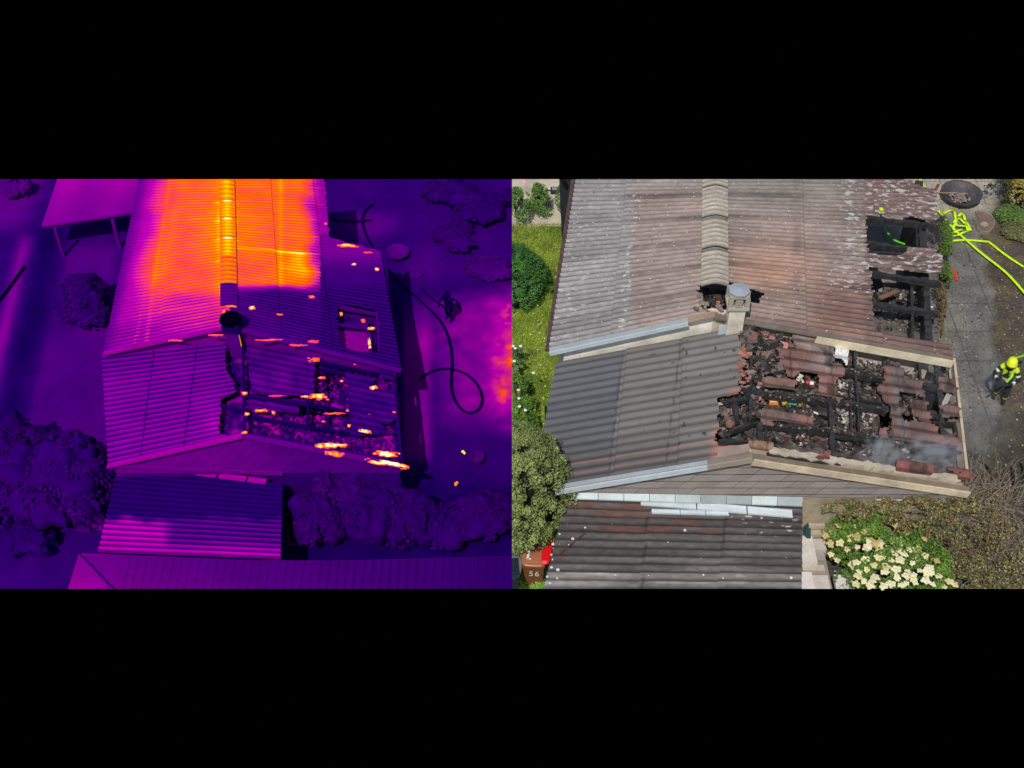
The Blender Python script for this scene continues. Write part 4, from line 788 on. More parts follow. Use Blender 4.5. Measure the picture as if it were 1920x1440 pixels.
mb.build('foliage', M_leaf, bs)
mb = MB()
for x, y, z, n_ in [(1770, 950, 1.7, 90), (1720, 950, 1.7, 50), (1810, 940, 1.5, 80), (1860, 930, .9, 70), (1800, 1000, .6, 130), (1850, 1040, .5, 150), (1890, 1010, .5, 90), (1760, 970, .8, 70), (1820, 930, .7, 60), (1880, 1080, .4, 110), (1710, 960, .9, 40)]: twigs(mb, at(x, y, z), (1.2, 1.0, 0), n_, 1.5, .009, lin(134, 120, 102), .6)
for pts in [[(1790, 962), (1740, 962), (1700, 958)], [(1795, 958), (1760, 940), (1750, 915)], [(1700, 950), (1670, 915), (1640, 880), (1630, 870)], [(1780, 950), (1720, 935), (1660, 905)], [(1875, 925), (1873, 900), (1878, 870), (1870, 850)], [(1860, 930), (1855, 895), (1845, 875)], [(1850, 1020), (1860, 980), (1870, 945)], [(1878, 1030), (1880, 980), (1876, 930)]]:
    mb.tube([at(x, y, 1.7+.2*i) for i, (x, y) in enumerate(pts)], [.018-.003*i for i in range(len(pts))], lin(110, 92, 74), seg=6)
for pts in [[(1862, 915), (1853, 880), (1840, 865)], [(1902, 930), (1900, 900), (1896, 875)], [(1915, 905), (1918, 880), (1912, 868)]]:
    mb.tube([at(x, y, .6+.4*i) for i, (x, y) in enumerate(pts)], [.05, .04, .025], lin(34, 33, 33), seg=6)
mb.build('branches', M_bark, bs)
# ================================================================ BINS
def bin_(name, label, px, py, z, w, dpt, col, lidcol, num=None, rz=0.0, m=M_plastic, sc1=1.0, noparts=False):
    p = at(px, py, z); base = Vector((p.x, p.y, 0)); T = thing(name, label, 'bin', base, rz=0)
    mb = MB(); R = Matrix.Rotation(rz, 3, 'Z'); hw, hd = w/2, dpt/2
    prof = [(.78, 0), (.8, .03), (.97, z-.08), (1.02, z-.07), (1.02, z-.03)]; vv = []
    for k, zz in prof:
        for a, b in ((-1, -1), (-.8, -1.06), (.8, -1.06), (1, -1), (1, 1), (-1, 1)): vv.append(base+R@Vector((a*hw*k, b*hd*k, zz)))
    ff = [(i*6+j, i*6+(j+1) % 6, (i+1)*6+(j+1) % 6, (i+1)*6+j) for i in range(4) for j in range(6)]+[tuple(range(6))[::-1], tuple(24+j for j in range(6))]; mb.add(vv, ff, col); mb.build('body', m, T)
    mb = MB(); vv = []
    for k, zz in [(1.06, z-.03), (1.08, z), (1.0, z+.02), (.72, z+.025), (.68, z+.045), (.3, z+.05)]:
        for j in range(20):
            t = 2*pi*j/20; cx_, sy_ = cos(t), sin(t); q = (abs(cx_)**5+abs(sy_)**5)**(-.2); vv.append(base+R@Vector((cx_*q*hw*k, sy_*q*hd*k, zz)))
    ff = [(i*20+j, i*20+(j+1) % 20, (i+1)*20+(j+1) % 20, (i+1)*20+j) for i in range(5) for j in range(20)]+[tuple(100+j for j in range(20))]; mb.add(vv, ff, lidcol); lid = mb.build('lid', m, T)
    mb = MB(); a = base+R@Vector((-hw*.7, hd*1.16, z-.01)); b = base+R@Vector((hw*.7, hd*1.16, z-.01)); mb.tube([a, b], .014, [q*.8 for q in lidcol], seg=8); mb.build('handle', m, T)
    mb = MB()
    for s_ in (-1, 1): c = base+R@Vector((s_*hw*.7, hd*.85, .1)); mb.tube([c-R@Vector((.02, 0, 0)), c+R@Vector((.02, 0, 0))], .1, (.02, .02, .02) if m != M_thv else col, seg=14)
    mb.build('wheel', m, T)
    return T, base, R
brown = lin(150, 94, 62)
T, b0, R0 = bin_('wheelie_bin', 'brown wheelie bin with white label and 56 written on its front', 1001, 1042, 1.0, .5, .55, lin(122, 78, 46), lin(168, 106, 76), rz=-.06)
mb = MB(); mb.box(b0+R0@Vector((-.12, .03, 1.062)), (.05, .36, .006), (.8, .8, .78), R0@Matrix.Rotation(-.1, 3, 'Z')); mb.box(b0+R0@Vector((-.1, -.14, 1.0635)), (.09, .03, .003), (.8, .8, .78), R0); mb.build('label_strip', M_plastic, T)
cu = bpy.data.curves.new('number_marking', 'FONT'); cu.body = '56'; cu.size = .22; cu.extrude = .002; cu.space_character = 1.2; o = bpy.data.objects.new('number_marking', cu); C.objects.link(o); o.parent = T
o.location = R0@Vector((-.1, -.307, .66)); o.rotation_euler = (radians(84), 0, -.06); mw = plain('white_paint', (.6, .56, .5)); cu.materials.append(mw); bpy.context.view_layer.update(); me_ = bpy.data.meshes.new_from_object(o.evaluated_get(bpy.context.evaluated_depsgraph_get())); o2 = bpy.data.objects.new('number_marking', me_); C.objects.link(o2); o2.parent = T; o2.location = o.location; o2.rotation_euler = o.rotation_euler; bpy.data.objects.remove(o); o2.name = 'number_marking'
bin_('wheelie_bin', 'grey wheelie bin half cut off by the picture divide, left of the brown bin', 951, 1062, 1.0, .6, .6, lin(92, 100, 102), lin(112, 120, 122), rz=-.15)
# clip the grey bin to the base edge
T = thing('wheelie_bin', 'bin with bright red lid squeezed between brown bin and shed roof', 'bin', at(1028, 1080, 0)); bz = wloc(T)
mb = MB(); c = at(1026, 1032, 1.05); mb.box((c.x, c.y, .5), (.2, .5, .96), (.02, .02, .024)); mb.build('body', M_plastic, T)
mb = MB(); vv = []; prof = [(-.02, .50), (.02, .52), (.045, .46), (.05, .3)]
for zz, k in [(0, 1), (.04, 1.02), (.075, .85)]:
    for j in range(20):
        t = 2*pi*j/20; q = (abs(cos(t))**4+abs(sin(t))**4)**(-.25); vv.append((c.x+cos(t)*q*.11*k+.12*sin(t)*q*.45, c.y+sin(t)*q*.36*k, 1.0+zz))
mb.add(vv, [(i*20+j, i*20+(j+1) % 20, (i+1)*20+(j+1) % 20, (i+1)*20+j) for i in range(2) for j in range(20)]+[tuple(40+j for j in range(20)), tuple(range(20))[::-1]], lin(226, 20, 30)); mb.build('lid', M_plastic, T)
# ================================================================ YARD OBJECTS
p = at(1798, 378, 0); R_ = .72*.9
mb = MB(); mb.lathe(p, [(.12, .04), (.35, .1), (.52, .2), (.62, .34), (.64, .36), (.6, .345), (.5, .24), (.3, .14), (.05, .11)], lin(76, 70, 70), seg=36, sx=.62/.64, sy=.98); T = thing('fire_bowl', 'large round rusty metal fire bowl above the hose pile', 'fire bowl', p); mb.build('bowl', M_rust, T, smooth=True)
mb = MB()
for k in range(3): t = k*2.1+.3; mb.tube([p+Vector((cos(t)*.38, sin(t)*.38, 0)), p+Vector((cos(t)*.36, sin(t)*.36, .14))], .03, lin(50, 44, 42), seg=8)
mb.build('leg', M_rust, T)
mb = MB(); mb.chunk(p+Vector((-.05, -.1, .2)), (.5, .35, .06), lin(132, 116, 106)); mb.chunk(p+Vector((.1, .05, .19)), (.25, .3, .05), lin(70, 66, 66)); [mb.chunk(p+Vector((random.uniform(-.3, .25), random.uniform(-.3, .2), .2)), (.08, .05, .03), lin(150, 140, 130)) for _ in range(25)]; mb.build('ash', M_deb, T)
mb = MB(); mb.tube([at(1756, 361, .6), at(1790, 362, .48), at(1814, 363, .42)], .012, lin(170, 140, 108), seg=6); mb.build('cane', M_bark, base=at(1790, 362, 0), label='thin light wooden cane lying over the rim of the fire bowl', cat='stick')
mb = MB(); mb.tube([at(1755, 361, .7), at(1780, 368, .5), at(1805, 375, .3)], .008, lin(40, 34, 30), seg=6); mb.build('rod', M_bark, base=at(1780, 368, 0), label='thin dark rod reaching from the roof corner into the fire bowl', cat='stick')
# kidney shaped basin
prof = crop(1600, 336, 5.625, [(1290, 335), (1320, 322), (1380, 330), (1440, 360), (1480, 400), (1495, 450), (1480, 510), (1440, 548), (1390, 558), (1340, 545), (1305, 510), (1298, 465), (1325, 425), (1325, 390), (1300, 360)])
pts = [at(x, y, .1) for x, y in prof]; cen = sum(pts, Vector())/len(pts); mb = MB(); n = len(pts)
lv = [(1, -.1), (1.0, 0), (.93, 0), (.9, -.03)]; vv = [cen+(q-cen)*k+Vector((0, 0, dz)) for k, dz in lv for q in pts]
mb.add(vv, [(i*n+j, i*n+(j+1) % n, (i+1)*n+(j+1) % n, (i+1)*n+j) for i in range(3) for j in range(n)]+[tuple(3*n+j for j in range(n))], np.array([lin(140, 128, 114)]*(3*n)+[lin(118, 100, 84)]*n)); T = thing('planter_basin', 'kidney shaped shallow brown basin right of the hose pile', 'basin', Vector((cen.x, cen.y, 0))); mb.build('basin', M_stone, T)
mb = MB(); q = at(1845, 422, .07); mb.lathe(q, [(.1, 0), (.12, .03), (.1, .05), (.07, .04), (.06, .02)], lin(150, 142, 132), seg=16); mb.build('drain_ring', M_stone, T)
q = at(1846, 362, .15); mb = MB(); mb.lathe(q-Vector((0, 0, .15)), [(.09, 0), (.13, .1), (.14, .16), (.12, .16), (.09, .05)], lin(150, 156, 158), seg=14); mb.build('bucket', M_zinc, base=q, label='small grey bucket at the foot of the dark corner bush', cat='bucket')
q = at(1884, 434, .05); mb = MB(); mb.box(q, (.24, .12, .08), lin(160, 104, 84), Matrix.Rotation(-.9, 3, 'Z')); mb.box(q+Vector((.05, -.12, .03)), (.2, .1, .07), lin(140, 90, 74), Matrix.Rotation(-.5, 3, 'Z')); mb.build('brick', M_tile, base=q, label='broken reddish brick lying at the edge of the bed right of the basin', cat='brick')
mb = MB(); a, b = at(1787, 505, .05), at(1795, 526, .05); pts = [a.lerp(b, k/8)+Vector((.02*sin(k*2.4), .0, 0)) for k in range(9)]; mb.tube(pts, [.03, .05, .035, .05, .035, .05, .035, .05, .03], lin(214, 58, 40), seg=8, flat=.6); mb.build('rolled_strap', M_plastic, base=a, label='orange red rolled strap lying on the concrete path', cat='strap')
# hoses
HC = lin(200, 240, 30)
def hose(name, label, pts, w=.05, z=.03, col=HC, m=M_hose, smooth=3, flat=.45, cat='hose', group=None):
    P = [at(x, y, z+(random.uniform(0, .02) if len(pts) > 2 else 0)) for x, y in pts]
    for _ in range(smooth):
        Q = [P[0]]
        for a, b in zip(P[:-1], P[1:]): Q += [a.lerp(b, .25), a.lerp(b, .75)]
        P = Q+[P[-1]]
    mb = MB(); mb.tube(P, w, col, seg=8, flat=flat); return mb.build(name, m, base=P[0], label=label, cat=cat, group=group, smooth=True)
hose('fire_hose', 'long straight fluorescent yellow hose running diagonally from the pile to the right edge', [(1760, 395), (1785, 427), (1812, 450), (1840, 475), (1882, 506), (1905, 530), (1926, 555)], .044, .09)
hose('fire_hose', 'yellow hose leaving the pile level and bending down right behind the longest hose', [(1778, 452), (1810, 449), (1852, 453), (1854, 453), (1885, 478), (1919, 500)], .042, .05, smooth=2)
hose('fire_hose', 'short yellow hose length at the top edge above the roof corner', [(1722, 328), (1727, 342), (1733, 351)], .055, .04)
hose('fire_hose', 'dark green shaded hose hanging into the roof opening', [(1651, 402), (1656, 420), (1668, 443), (1680, 452), (1697, 458)], .035, 1.9, lin(90, 200, 30), flat=.6)
mb = MB(); mb.box(MR.pt(1651, 397, .08), (.09, .1, .04), HC); mb.build('hose_loop', M_hose, base=MR.pt(1651, 397, 0), label='small yellow hose loop resting on the edge of the roof opening', cat='hose')
pile = C3([(950, 360), (1060, 315), (1080, 420), (1080, 470), (990, 555), (1050, 520), (1110, 390), (1150, 350), (1180, 430), (1240, 540), (1190, 500), (1100, 490), (1060, 460), (1100, 400), (1180, 470), (1210, 545), (1100, 590), (980, 620), (1060, 560), (1150, 530)])
P = [at(x, y, .03+.004*i) for i, (x, y) in enumerate(pile)]; mb = MB()
for a, b in zip(P[:-1], P[1:]): mb.tube([a, a.lerp(b, .5)+Vector((0, 0, .02)), b], (.04 if True else 0), HC, seg=7, flat=.35)
mb.build('fire_hose', M_hose, base=P[0], label='crumpled pile of fluorescent yellow hose below the fire bowl', cat='hose', smooth=True)
# ================================================================ PEOPLE
def figure(name, label, origin, rz, scale, joints, edges, colf, m, extra=None, pant=None, smoothit=2):
    me = bpy.data.meshes.new('t'); names = list(joints); idx = {k: i for i, k in enumerate(names)}
    me.from_pydata([joints[k][0] for k in names], [(idx[a], idx[b]) for a, b in edges], [])
    ob = bpy.data.objects.new('t', me); C.objects.link(ob); ob.modifiers.new('s', 'SKIN')
    sk = me.skin_vertices[0].data
    for k in names: r = joints[k][1]; sk[idx[k]].radius = (r, r) if not isinstance(r, tuple) else r
    sk[0].use_root = True; ss_ = ob.modifiers.new('d', 'SUBSURF'); ss_.levels = smoothit
    bpy.context.view_layer.update(); dg = bpy.context.evaluated_depsgraph_get(); em = bpy.data.meshes.new_from_object(ob.evaluated_get(dg)); bpy.data.objects.remove(ob)
    n = len(em.vertices); cc = np.empty(n*3, 'f'); em.vertices.foreach_get('co', cc); cc = cc.reshape(-1, 3)
    for nm in [a.name for a in em.color_attributes]: em.color_attributes.remove(em.color_attributes[nm])
    at_ = em.color_attributes.new('Col', 'FLOAT_COLOR', 'POINT'); 
    J = np.array([joints[k][0] for k in names]); E_ = [(idx[a], idx[b]) for a, b in edges]; best = np.full(n, 1e9); be = np.zeros(n, int); bt = np.zeros(n)
    for e, (a, b) in enumerate(E_):
        d = J[b]-J[a]; t = np.clip(((cc-J[a])@d)/(d@d), 0, 1); dist = np.linalg.norm(cc-(J[a]+t[:, None]*d), axis=1); u = dist < best; best[u] = dist[u]; be[u] = e; bt[u] = t[u]
    col = np.array([list(colf(names[E_[e][0]], names[E_[e][1]], t, c))+[0] for e, t, c in zip(be, bt, cc)], 'f'); at_.data.foreach_set('color', col.ravel())
    em.materials.clear(); em.materials.append(m); em.polygons.foreach_set('use_smooth', [True]*len(em.polygons)); em.name = 'body'
    T = thing(name, label, 'person', origin, rz=rz); T.scale = (scale,)*3; o = bpy.data.objects.new('body', em); C.objects.link(o); o.parent = T
    return T
def local_part(mb, name, m, T, smooth=True):
    me = bpy.data.meshes.new(name); me.from_pydata(mb.v, [], mb.f); a_ = me.color_attributes.new('Col', 'FLOAT_COLOR', 'POINT'); a_.data.foreach_set('color', np.vstack(mb.c).astype('f').ravel()); me.materials.append(m)
    if smooth: me.polygons.foreach_set('use_smooth', [True]*len(me.polygons))
    o = bpy.data.objects.new(name, me); C.objects.link(o); o.parent = T; return o
# facing -Y in local space; both hands hold the nozzle at the front left
JN = {'hip': ((0, .05, .88), .15), 'belly': ((0, .02, 1.05), (.17, .13)), 'chest': ((0, -.05, 1.26), (.2, .14)), 'neck': ((0, -.09, 1.43), .07), 'head': ((0, -.13, 1.55), .095), 'crown': ((0, -.12, 1.64), .085),
 'shl': ((.19, -.06, 1.36), .085), 'ell': ((.32, -.16, 1.1), .065), 'wrl': ((.16, -.42, 1.1), .045), 'hal': ((.08, -.48, 1.12), .042), 'shr': ((-.19, -.06, 1.36), .085), 'elr': ((-.34, -.22, 1.14), .065), 'wrr': ((-.2, -.48, 1.18), .045), 'har': ((-.13, -.55, 1.2), .042),
 'hjl': ((.11, .04, .84), .12), 'knl': ((.15, -.12, .5), .085), 'anl': ((.15, .02, .12), .065), 'tol': ((.16, -.16, .05), .05), 'hjr': ((-.11, .04, .84), .12), 'knr': ((-.12, -.02, .48), .085), 'anr': ((-.13, .14, .12), .065), 'tor': ((-.14, -.04, .05), .05)}
ED = [('hip', 'belly'), ('belly', 'chest'), ('chest', 'neck'), ('neck', 'head'), ('head', 'crown'), ('chest', 'shl'), ('shl', 'ell'), ('ell', 'wrl'), ('wrl', 'hal'), ('chest', 'shr'), ('shr', 'elr'), ('elr', 'wrr'), ('wrr', 'har'), ('hip', 'hjl'), ('hjl', 'knl'), ('knl', 'anl'), ('anl', 'tol'), ('hip', 'hjr'), ('hjr', 'knr'), ('knr', 'anr'), ('anr', 'tor')]
YEL = lin(196, 224, 40); DRK = (.02, .021, .026); REF = lin(214, 218, 196)
def ffcol(a, b, t, c):
    if b in ('head', 'crown'): return lin(196, 130, 110)
    if b == 'neck': return DRK
    if a[:2] == 'wr': return DRK
    if b[:2] == 'wr': return REF if .55 < t < .8 else DRK
    if b[:2] == 'el': return YEL if t < .22 else (REF if .5 < t < .68 else DRK)
    if b[:2] == 'sh': return YEL
    if b == 'chest': return YEL if (t > .6 and abs(c[0]) > .04) or abs(c[0]) > .15 else DRK
    if b == 'belly': return REF if .25 < t < .6 else (YEL if t <= .25 else DRK)
    if b[:2] == 'an': return YEL if .5 < t < .62 else (REF if .62 <= t < .75 else DRK)
    return DRK
FP = at(1870, 752, 0)
def add_gear(T, helm, glove, face, m, m2):
    mb = MB(); vv = []; hc = Vector((0, -.12, 1.6))
    prof = [(.16, -.03), (.155, .0), (.14, .03), (.135, .07), (.115, .12), (.07, .155), (.01, .168)]; mb.lathe(hc, prof, helm, seg=20, sy=1.2); 
    mb.bar(hc+Vector((0, -.1, .13)), hc+Vector((0, .14, .13)), .03, .04, [q*.8 for q in helm]); local_part(mb, 'helmet', m2, T)
    mb = MB(); mb.tube([hc+Vector((-.1, -.17, -.02)), hc+Vector((0, -.2, -.02)), hc+Vector((.1, -.17, -.02))], .02, [q*.12 for q in helm], seg=8); local_part(mb, 'visor', m2, T)
    if face is not None:
        mb = MB(); fc = Vector((0, -.215, 1.555)); mb.tube([fc+Vector((0, 0, .03)), fc+Vector((0, -.022, -.005)), fc+Vector((0, -.005, -.02))], [.008, .013, .01], face, seg=6)
        for s_ in (-1, 1): mb.lathe(fc+Vector((s_*.033, .004, .018)), [(.002, -.007), (.01, 0), (.002, .007)], (.03, .02, .02), seg=8)
        mb.bar(fc+Vector((-.025, .006, -.05)), fc+Vector((.025, .006, -.05)), .01, .008, lin(140, 70, 66)); local_part(mb, 'face', m, T)
    for s_, J in ((1, 'hal'), (-1, 'har')):
        mb = MB(); h = Vector(JN[J][0]); fw = Vector((-.55*1, -.8, .1)).normalized(); sd = Vector((0, 0, 1)); inn = fw.cross(sd)*s_
        mb.tube([h-fw*.03, h+fw*.03, h+fw*.055], [.03, .042, .034], glove, seg=8, flat=.6)
        for k, L in enumerate((.06, .07, .065, .05)):
            r0 = h+fw*.045+sd*(.027-.018*k); mb.tube([r0, r0+fw*L*.5, r0+fw*L*.7+inn*.025, r0+fw*L*.5+inn*.05], [.011, .011, .01, .008], glove, seg=6)
        mb.tube([h+inn*.03, h+inn*.05+fw*.03, h+inn*.05+fw*.06+sd*.02], [.014, .012, .009], glove, seg=6); local_part(mb, 'glove', m, T)
rzF = radians(-28)
ff = figure('person', 'firefighter in yellow helmet and yellow and black suit, bending forward with a hose nozzle', FP, rzF, .93, JN, ED, ffcol, M_cloth); add_gear(ff, lin(226, 240, 40), lin(60, 60, 62), lin(200, 130, 112), M_cloth, M_plastic)
mb = MB(); mb.box((0, .13, 1.24), (.24, .12, .4), (.03, .03, .035)); mb.tube([(0, .2, 1.02), (0, .2, 1.05), (0, .2, 1.4), (0, .2, 1.45)], [.04, .075, .075, .03], lin(196, 190, 60), seg=12); local_part(mb, 'air_tank', M_plastic, ff)
Mx = Matrix.Translation(FP)@Matrix.Rotation(rzF, 4, 'Z')@Matrix.Scale(.93, 4)
nz = Mx@Vector((-.02, -.53, 1.15)); fwd = (Matrix.Rotation(rzF, 3, 'Z')@Vector((-.5, -.8, -.1))).normalized()
mb = MB(); mb.tube([nz-fwd*.1, nz+fwd*.12, nz+fwd*.26, nz+fwd*.3], [.03, .028, .022, .035], (.03, .03, .03), seg=10); mb.build('hose_nozzle', M_plastic, base=nz, label='black hose nozzle in the hands of the firefighter', cat='nozzle')
hp = [nz-fwd*.08, nz-fwd*.3+Vector((.05, .1, .03)), at(1895, 674, 1.3), at(1912, 669, 1.1), at(1930, 664, .8)]
for _ in range(3):
    Q = [hp[0]]
    for a, b in zip(hp[:-1], hp[1:]): Q += [a.lerp(b, .25), a.lerp(b, .75)]
    hp = Q+[hp[-1]]
mb = MB(); mb.tube(hp, .034, lin(150, 214, 50), seg=8); mb.build('fire_hose', M_hose, base=hp[0], label='green hose curving from the firefighter to the right edge', cat='hose', smooth=True)
# ================================================================ SMOKE
def smoke(c, r, dens, seed, label):
    bm = bmesh.new(); bmesh.ops.create_icosphere(bm, subdivisions=3, radius=1); me = bpy.data.meshes.new('smoke'); bm.to_mesh(me); bm.free()
    m = bpy.data.materials.new('smoke'); m.use_nodes = True; t = m.node_tree; N = t.nodes; L = t.links; N.remove(N['Principled BSDF'])
    v = N.new('ShaderNodeVolumePrincipled'); v.inputs['Color'].default_value = (.97, .99, 1, 1); tc = N.new('ShaderNodeTexCoord')
    ln = N.new('ShaderNodeVectorMath'); ln.operation = 'LENGTH'; L.new(tc.outputs['Object'], ln.inputs[0]); mr = N.new('ShaderNodeMapRange'); L.new(ln.outputs['Value'], mr.inputs[0]); mr.inputs[1].default_value = 1; mr.inputs[2].default_value = .1; mr.inputs[3].default_value = 0; mr.inputs[4].default_value = 1
    nz_ = N.new('ShaderNodeTexNoise'); nz_.inputs['Scale'].default_value = 2.4; nz_.inputs['Detail'].default_value = 3; mp = N.new('ShaderNodeMapping'); mp.inputs['Location'].default_value = (seed, seed*2, 0); L.new(tc.outputs['Object'], mp.inputs[0]); L.new(mp.outputs[0], nz_.inputs['Vector'])
    r2 = N.new('ShaderNodeMapRange'); L.new(nz_.outputs[0], r2.inputs[0]); r2.inputs[1].default_value = .47; r2.inputs[2].default_value = .75
    a = N.new('ShaderNodeMath'); a.operation = 'MULTIPLY'; L.new(mr.outputs[0], a.inputs[0]); L.new(r2.outputs[0], a.inputs[1]); b = N.new('ShaderNodeMath'); b.operation = 'MULTIPLY'; L.new(a.outputs[0], b.inputs[0]); b.inputs[1].default_value = dens; L.new(b.outputs[0], v.inputs['Density'])
    L.new(v.outputs[0], N['Material Output'].inputs['Volume']); me.materials.append(m); o = bpy.data.objects.new('smoke', me); C.objects.link(o); o.location = c; o.scale = r; o['kind'] = 'stuff'; o['label'] = label
smoke(at(1655, 852, 3.1), (.55, .4, .7), 9, 1.3, 'small wisp of grey smoke over the gable edge of the burnt roof')
smoke(at(1745, 855, 2.9), (.9, .4, .7), 9, 5.1, 'bluish smoke drifting over the lower corner of the burnt roof')
smoke(at(1858, 700, .7), (.6, .9, .6), 2.2, 8.2, 'thin smoke rising beside the firefighter')
smoke(at(1850, 800, .9), (.8, 1.0, .8), .8, 6.6, 'faint smoke haze drifting over the path right of the burnt roof')
smoke(at(1720, 690, 2.8), (1.5, 1.4, .5), .6, 3.2, 'very thin smoke over the open tile patches')
#THERMAL
# ================================================================ LEFT MODEL: THE SAME PLACE IN FALSE HEAT COLOURS
HALF = -1; TS = .69
_ST = [(0, (8, 0, 36)), (.12, (26, 0, 88)), (.22, (52, 0, 108)), (.35, (92, 0, 130)), (.47, (140, 0, 148)), (.56, (186, 0, 164)), (.64, (232, 50, 90)), (.70, (255, 76, 8)), (.82, (255, 140, 0)), (.92, (255, 220, 0)), (1, (255, 252, 190))]
_X = [a for a, b in _ST]; _Y = np.array([lin(*b) for a, b in _ST])
KH = 1.0
def heat(h): h = np.clip(h, 0, 1); return np.stack([np.interp(h, _X, _Y[:, i]) for i in range(3)], -1)*KH
def hc(h): return tuple(float(v) for v in heat(np.array(h)))
def g2(px, py, x, y, rx, ry): return np.exp(-((px-x)/rx)**2-((py-y)/ry)**2)
def p_tg(px, py, x, y):
    f = fbm(x*.9, y*.9, 70); k = fbm(x*4, y*4, 75); h = .20+.10*(f-.5)
    u_ = px+(py-458)*.24; h = h+.24*np.exp(-((u_-46)/16)**2)*ss(425, 465, py)-.08*np.exp(-((u_-92)/26)**2)*ss(400, 440, py)+.08*ss(118, 140, u_)*ss(240, 200, px)*ss(430, 480, py)+.12*ss(90, 40, px+(py-380)*.3)*ss(460, 400, py)+.14*ss(300, 280, py)
    h = h+.16*g2(px, py, 690, 420, 60, 25)+.22*ss(752, 762, px)*ss(820, 795, px)*ss(540, 640, py)*ss(880, 850, py)
    r = ss(775, 870, px+40*(f-.5))*ss(530, 575, py+30*(f-.5))*ss(830, 740, py+50*(f-.5)); h = h+.28*r+.12*ss(900, 960, px)*r+.10*r*(k-.5)
    h = h+.10*g2(px, py, 800, 500, 50, 40)-.09*g2(px, py, 860, 660, 45, 50)-.08*g2(px, py, 730, 560, 30, 40)
    h = h+.10*ss(915, 965, px)*r*ss(.5, .7, k)+.10*r*(f-.5)
    h = h-.07*ss(860, 960, py); return heat(h+.03*(k-.5))
gsheet('thermal_yard', -17.5, 0, 16.8, 33.2, .0, p_tg, M_th, 380, label='ground in purple and magenta heat colours')
hm = thing('main_house', 'thermal picture of the long house, corrugated roof glowing orange and yellow', 'house', (-6.5, 26, 0))
z1, z2 = 2.0, 2.9
Yb = 22.93; tRB, tRF = at(425, 325, z2), atY(430, 612, Yb); tLB, tLF = at(264, 325, z1), at(195, 662, z1); tQB, tQF = at(686, 325, z1), at(752, 694, z1)
TL_, TR_ = Patch(tRB, tLB, tRF, tLF), Patch(tRB, tQB, tRF, tQF)
def p_tm(px, py, s, t, fr):
    PT = .177*TS; ph = (t/PT) % 1; f = fbm(s*1.4, t*1.4, 80); k = fbm(s*.6, t*6, 83)
    le = 262-(py-336)*.205
    base = .47+.0*px
    f2 = fbm(s*.7+2, t*.7, 87); hotL = ss(2, 84, px-le+34*(f2-.5))*(1-.72*ss(515, 600, py+50*(f2-.5))); hotR = ss(622, 576, px+(f-.5)*36+ss(.6, .2, ph)*18-ss(450, 540, py)*12)
    hot = np.where(px < 430, hotL, hotR)*(1-.22*np.abs(f2-.5)*2)*np.where(px < 430, 1, ss(560, 530, py+10*ss(.5, .2, ph)+24*(f2-.5)-(px-430)*.06))
    h = base+np.where(px < 430, .30, .275)*hot
    h = h+.09*hot*(f2-.5)+.04*hot*ss(380, 500, px)+.04*hot*g2(px, py, 424, 430, 38, 150)+.10*hot*np.exp(-((px-(424-(py-336)*.02))/15)**2)+.07*hot*np.exp(-((px-526)/5)**2)+.06*hot*np.exp(-((px-(320-(py-336)*.16))/4)**2)
    h = h+hot*(.12*g2(px, py, 560, 508, 45, 24)+.05*g2(px, py, 560, 480, 70, 12))
    ln = np.exp(-((py-(464+(px-430)*.095))/2.2)**2)*(px > 424)*hot; h = h+.14*ln
    for yy in (378, 411, 447, 487): h = h+.10*hot*np.exp(-((py-yy-np.abs(px-424)*.25)/3)**2)*ss(30, 8, np.abs(px-424))
    low = np.where(px < 430, ss(530, 625, py+50*(f2-.5)), ss(528, 556, py+24*(f2-.5)))
    lc = np.where(px < 430, .50+.16*k*ss(215, 330, px)+.12*ss(640, 560, py+30*(f2-.5))-.22*np.exp(-((py-(556+np.abs(px-420)*.10))/12)**2)*ss(280, 420, px), .23+.12*f)
    h = h*(1-low)+lc*low
    h = np.where((px < 430) & (np.abs(px-(322-(py-336)*.155)) < 3.5) & (ph > .3), np.maximum(h, .68), h)
    h = np.where((px < 430) & (np.abs(px-(272-(py-556)*.2)) < 2.5) & (py > 545) & (ph > .45), np.maximum(h, .65), h)
    h = np.where((px > 430) & (py > 440) & (px > 600), np.minimum(h, .40-.16*ss(470, 520, py)), h)
    h = h-(.11*hot+.15*low)*ss(.34, .08, np.abs(ph-.5))
    le2 = ss(0, 24, px-le); h = np.where(px < 430, .36+(h-.36)*le2, h)
    return heat(h)
hole1 = crop(480, 336, 3.75, [(578, 895), (700, 890), (845, 930), (870, 960), (868, 1230), (720, 1210), (590, 1165), (575, 1020)])
offR = [(607, 330), (617, 445), (715, 473), (900, 473), (900, 300), (607, 300)]
sheet(TL_, .177*TS, .032, p_tm, nu=90, jit=1, per=7, laps=[.55]).build('roof_slope', M_th, hm, label='orange left roof slope fading to purple at the eave')
sheet(TR_, .177*TS, .032, p_tm, keep=lambda x, y: ~inpoly(x, y, offR) & ~inpoly(x, y, hole1), nu=120, jit=2, per=7, laps=[.3, .6]).build('roof_slope', M_th, hm, label='orange and yellow right roof slope turning dark violet below')
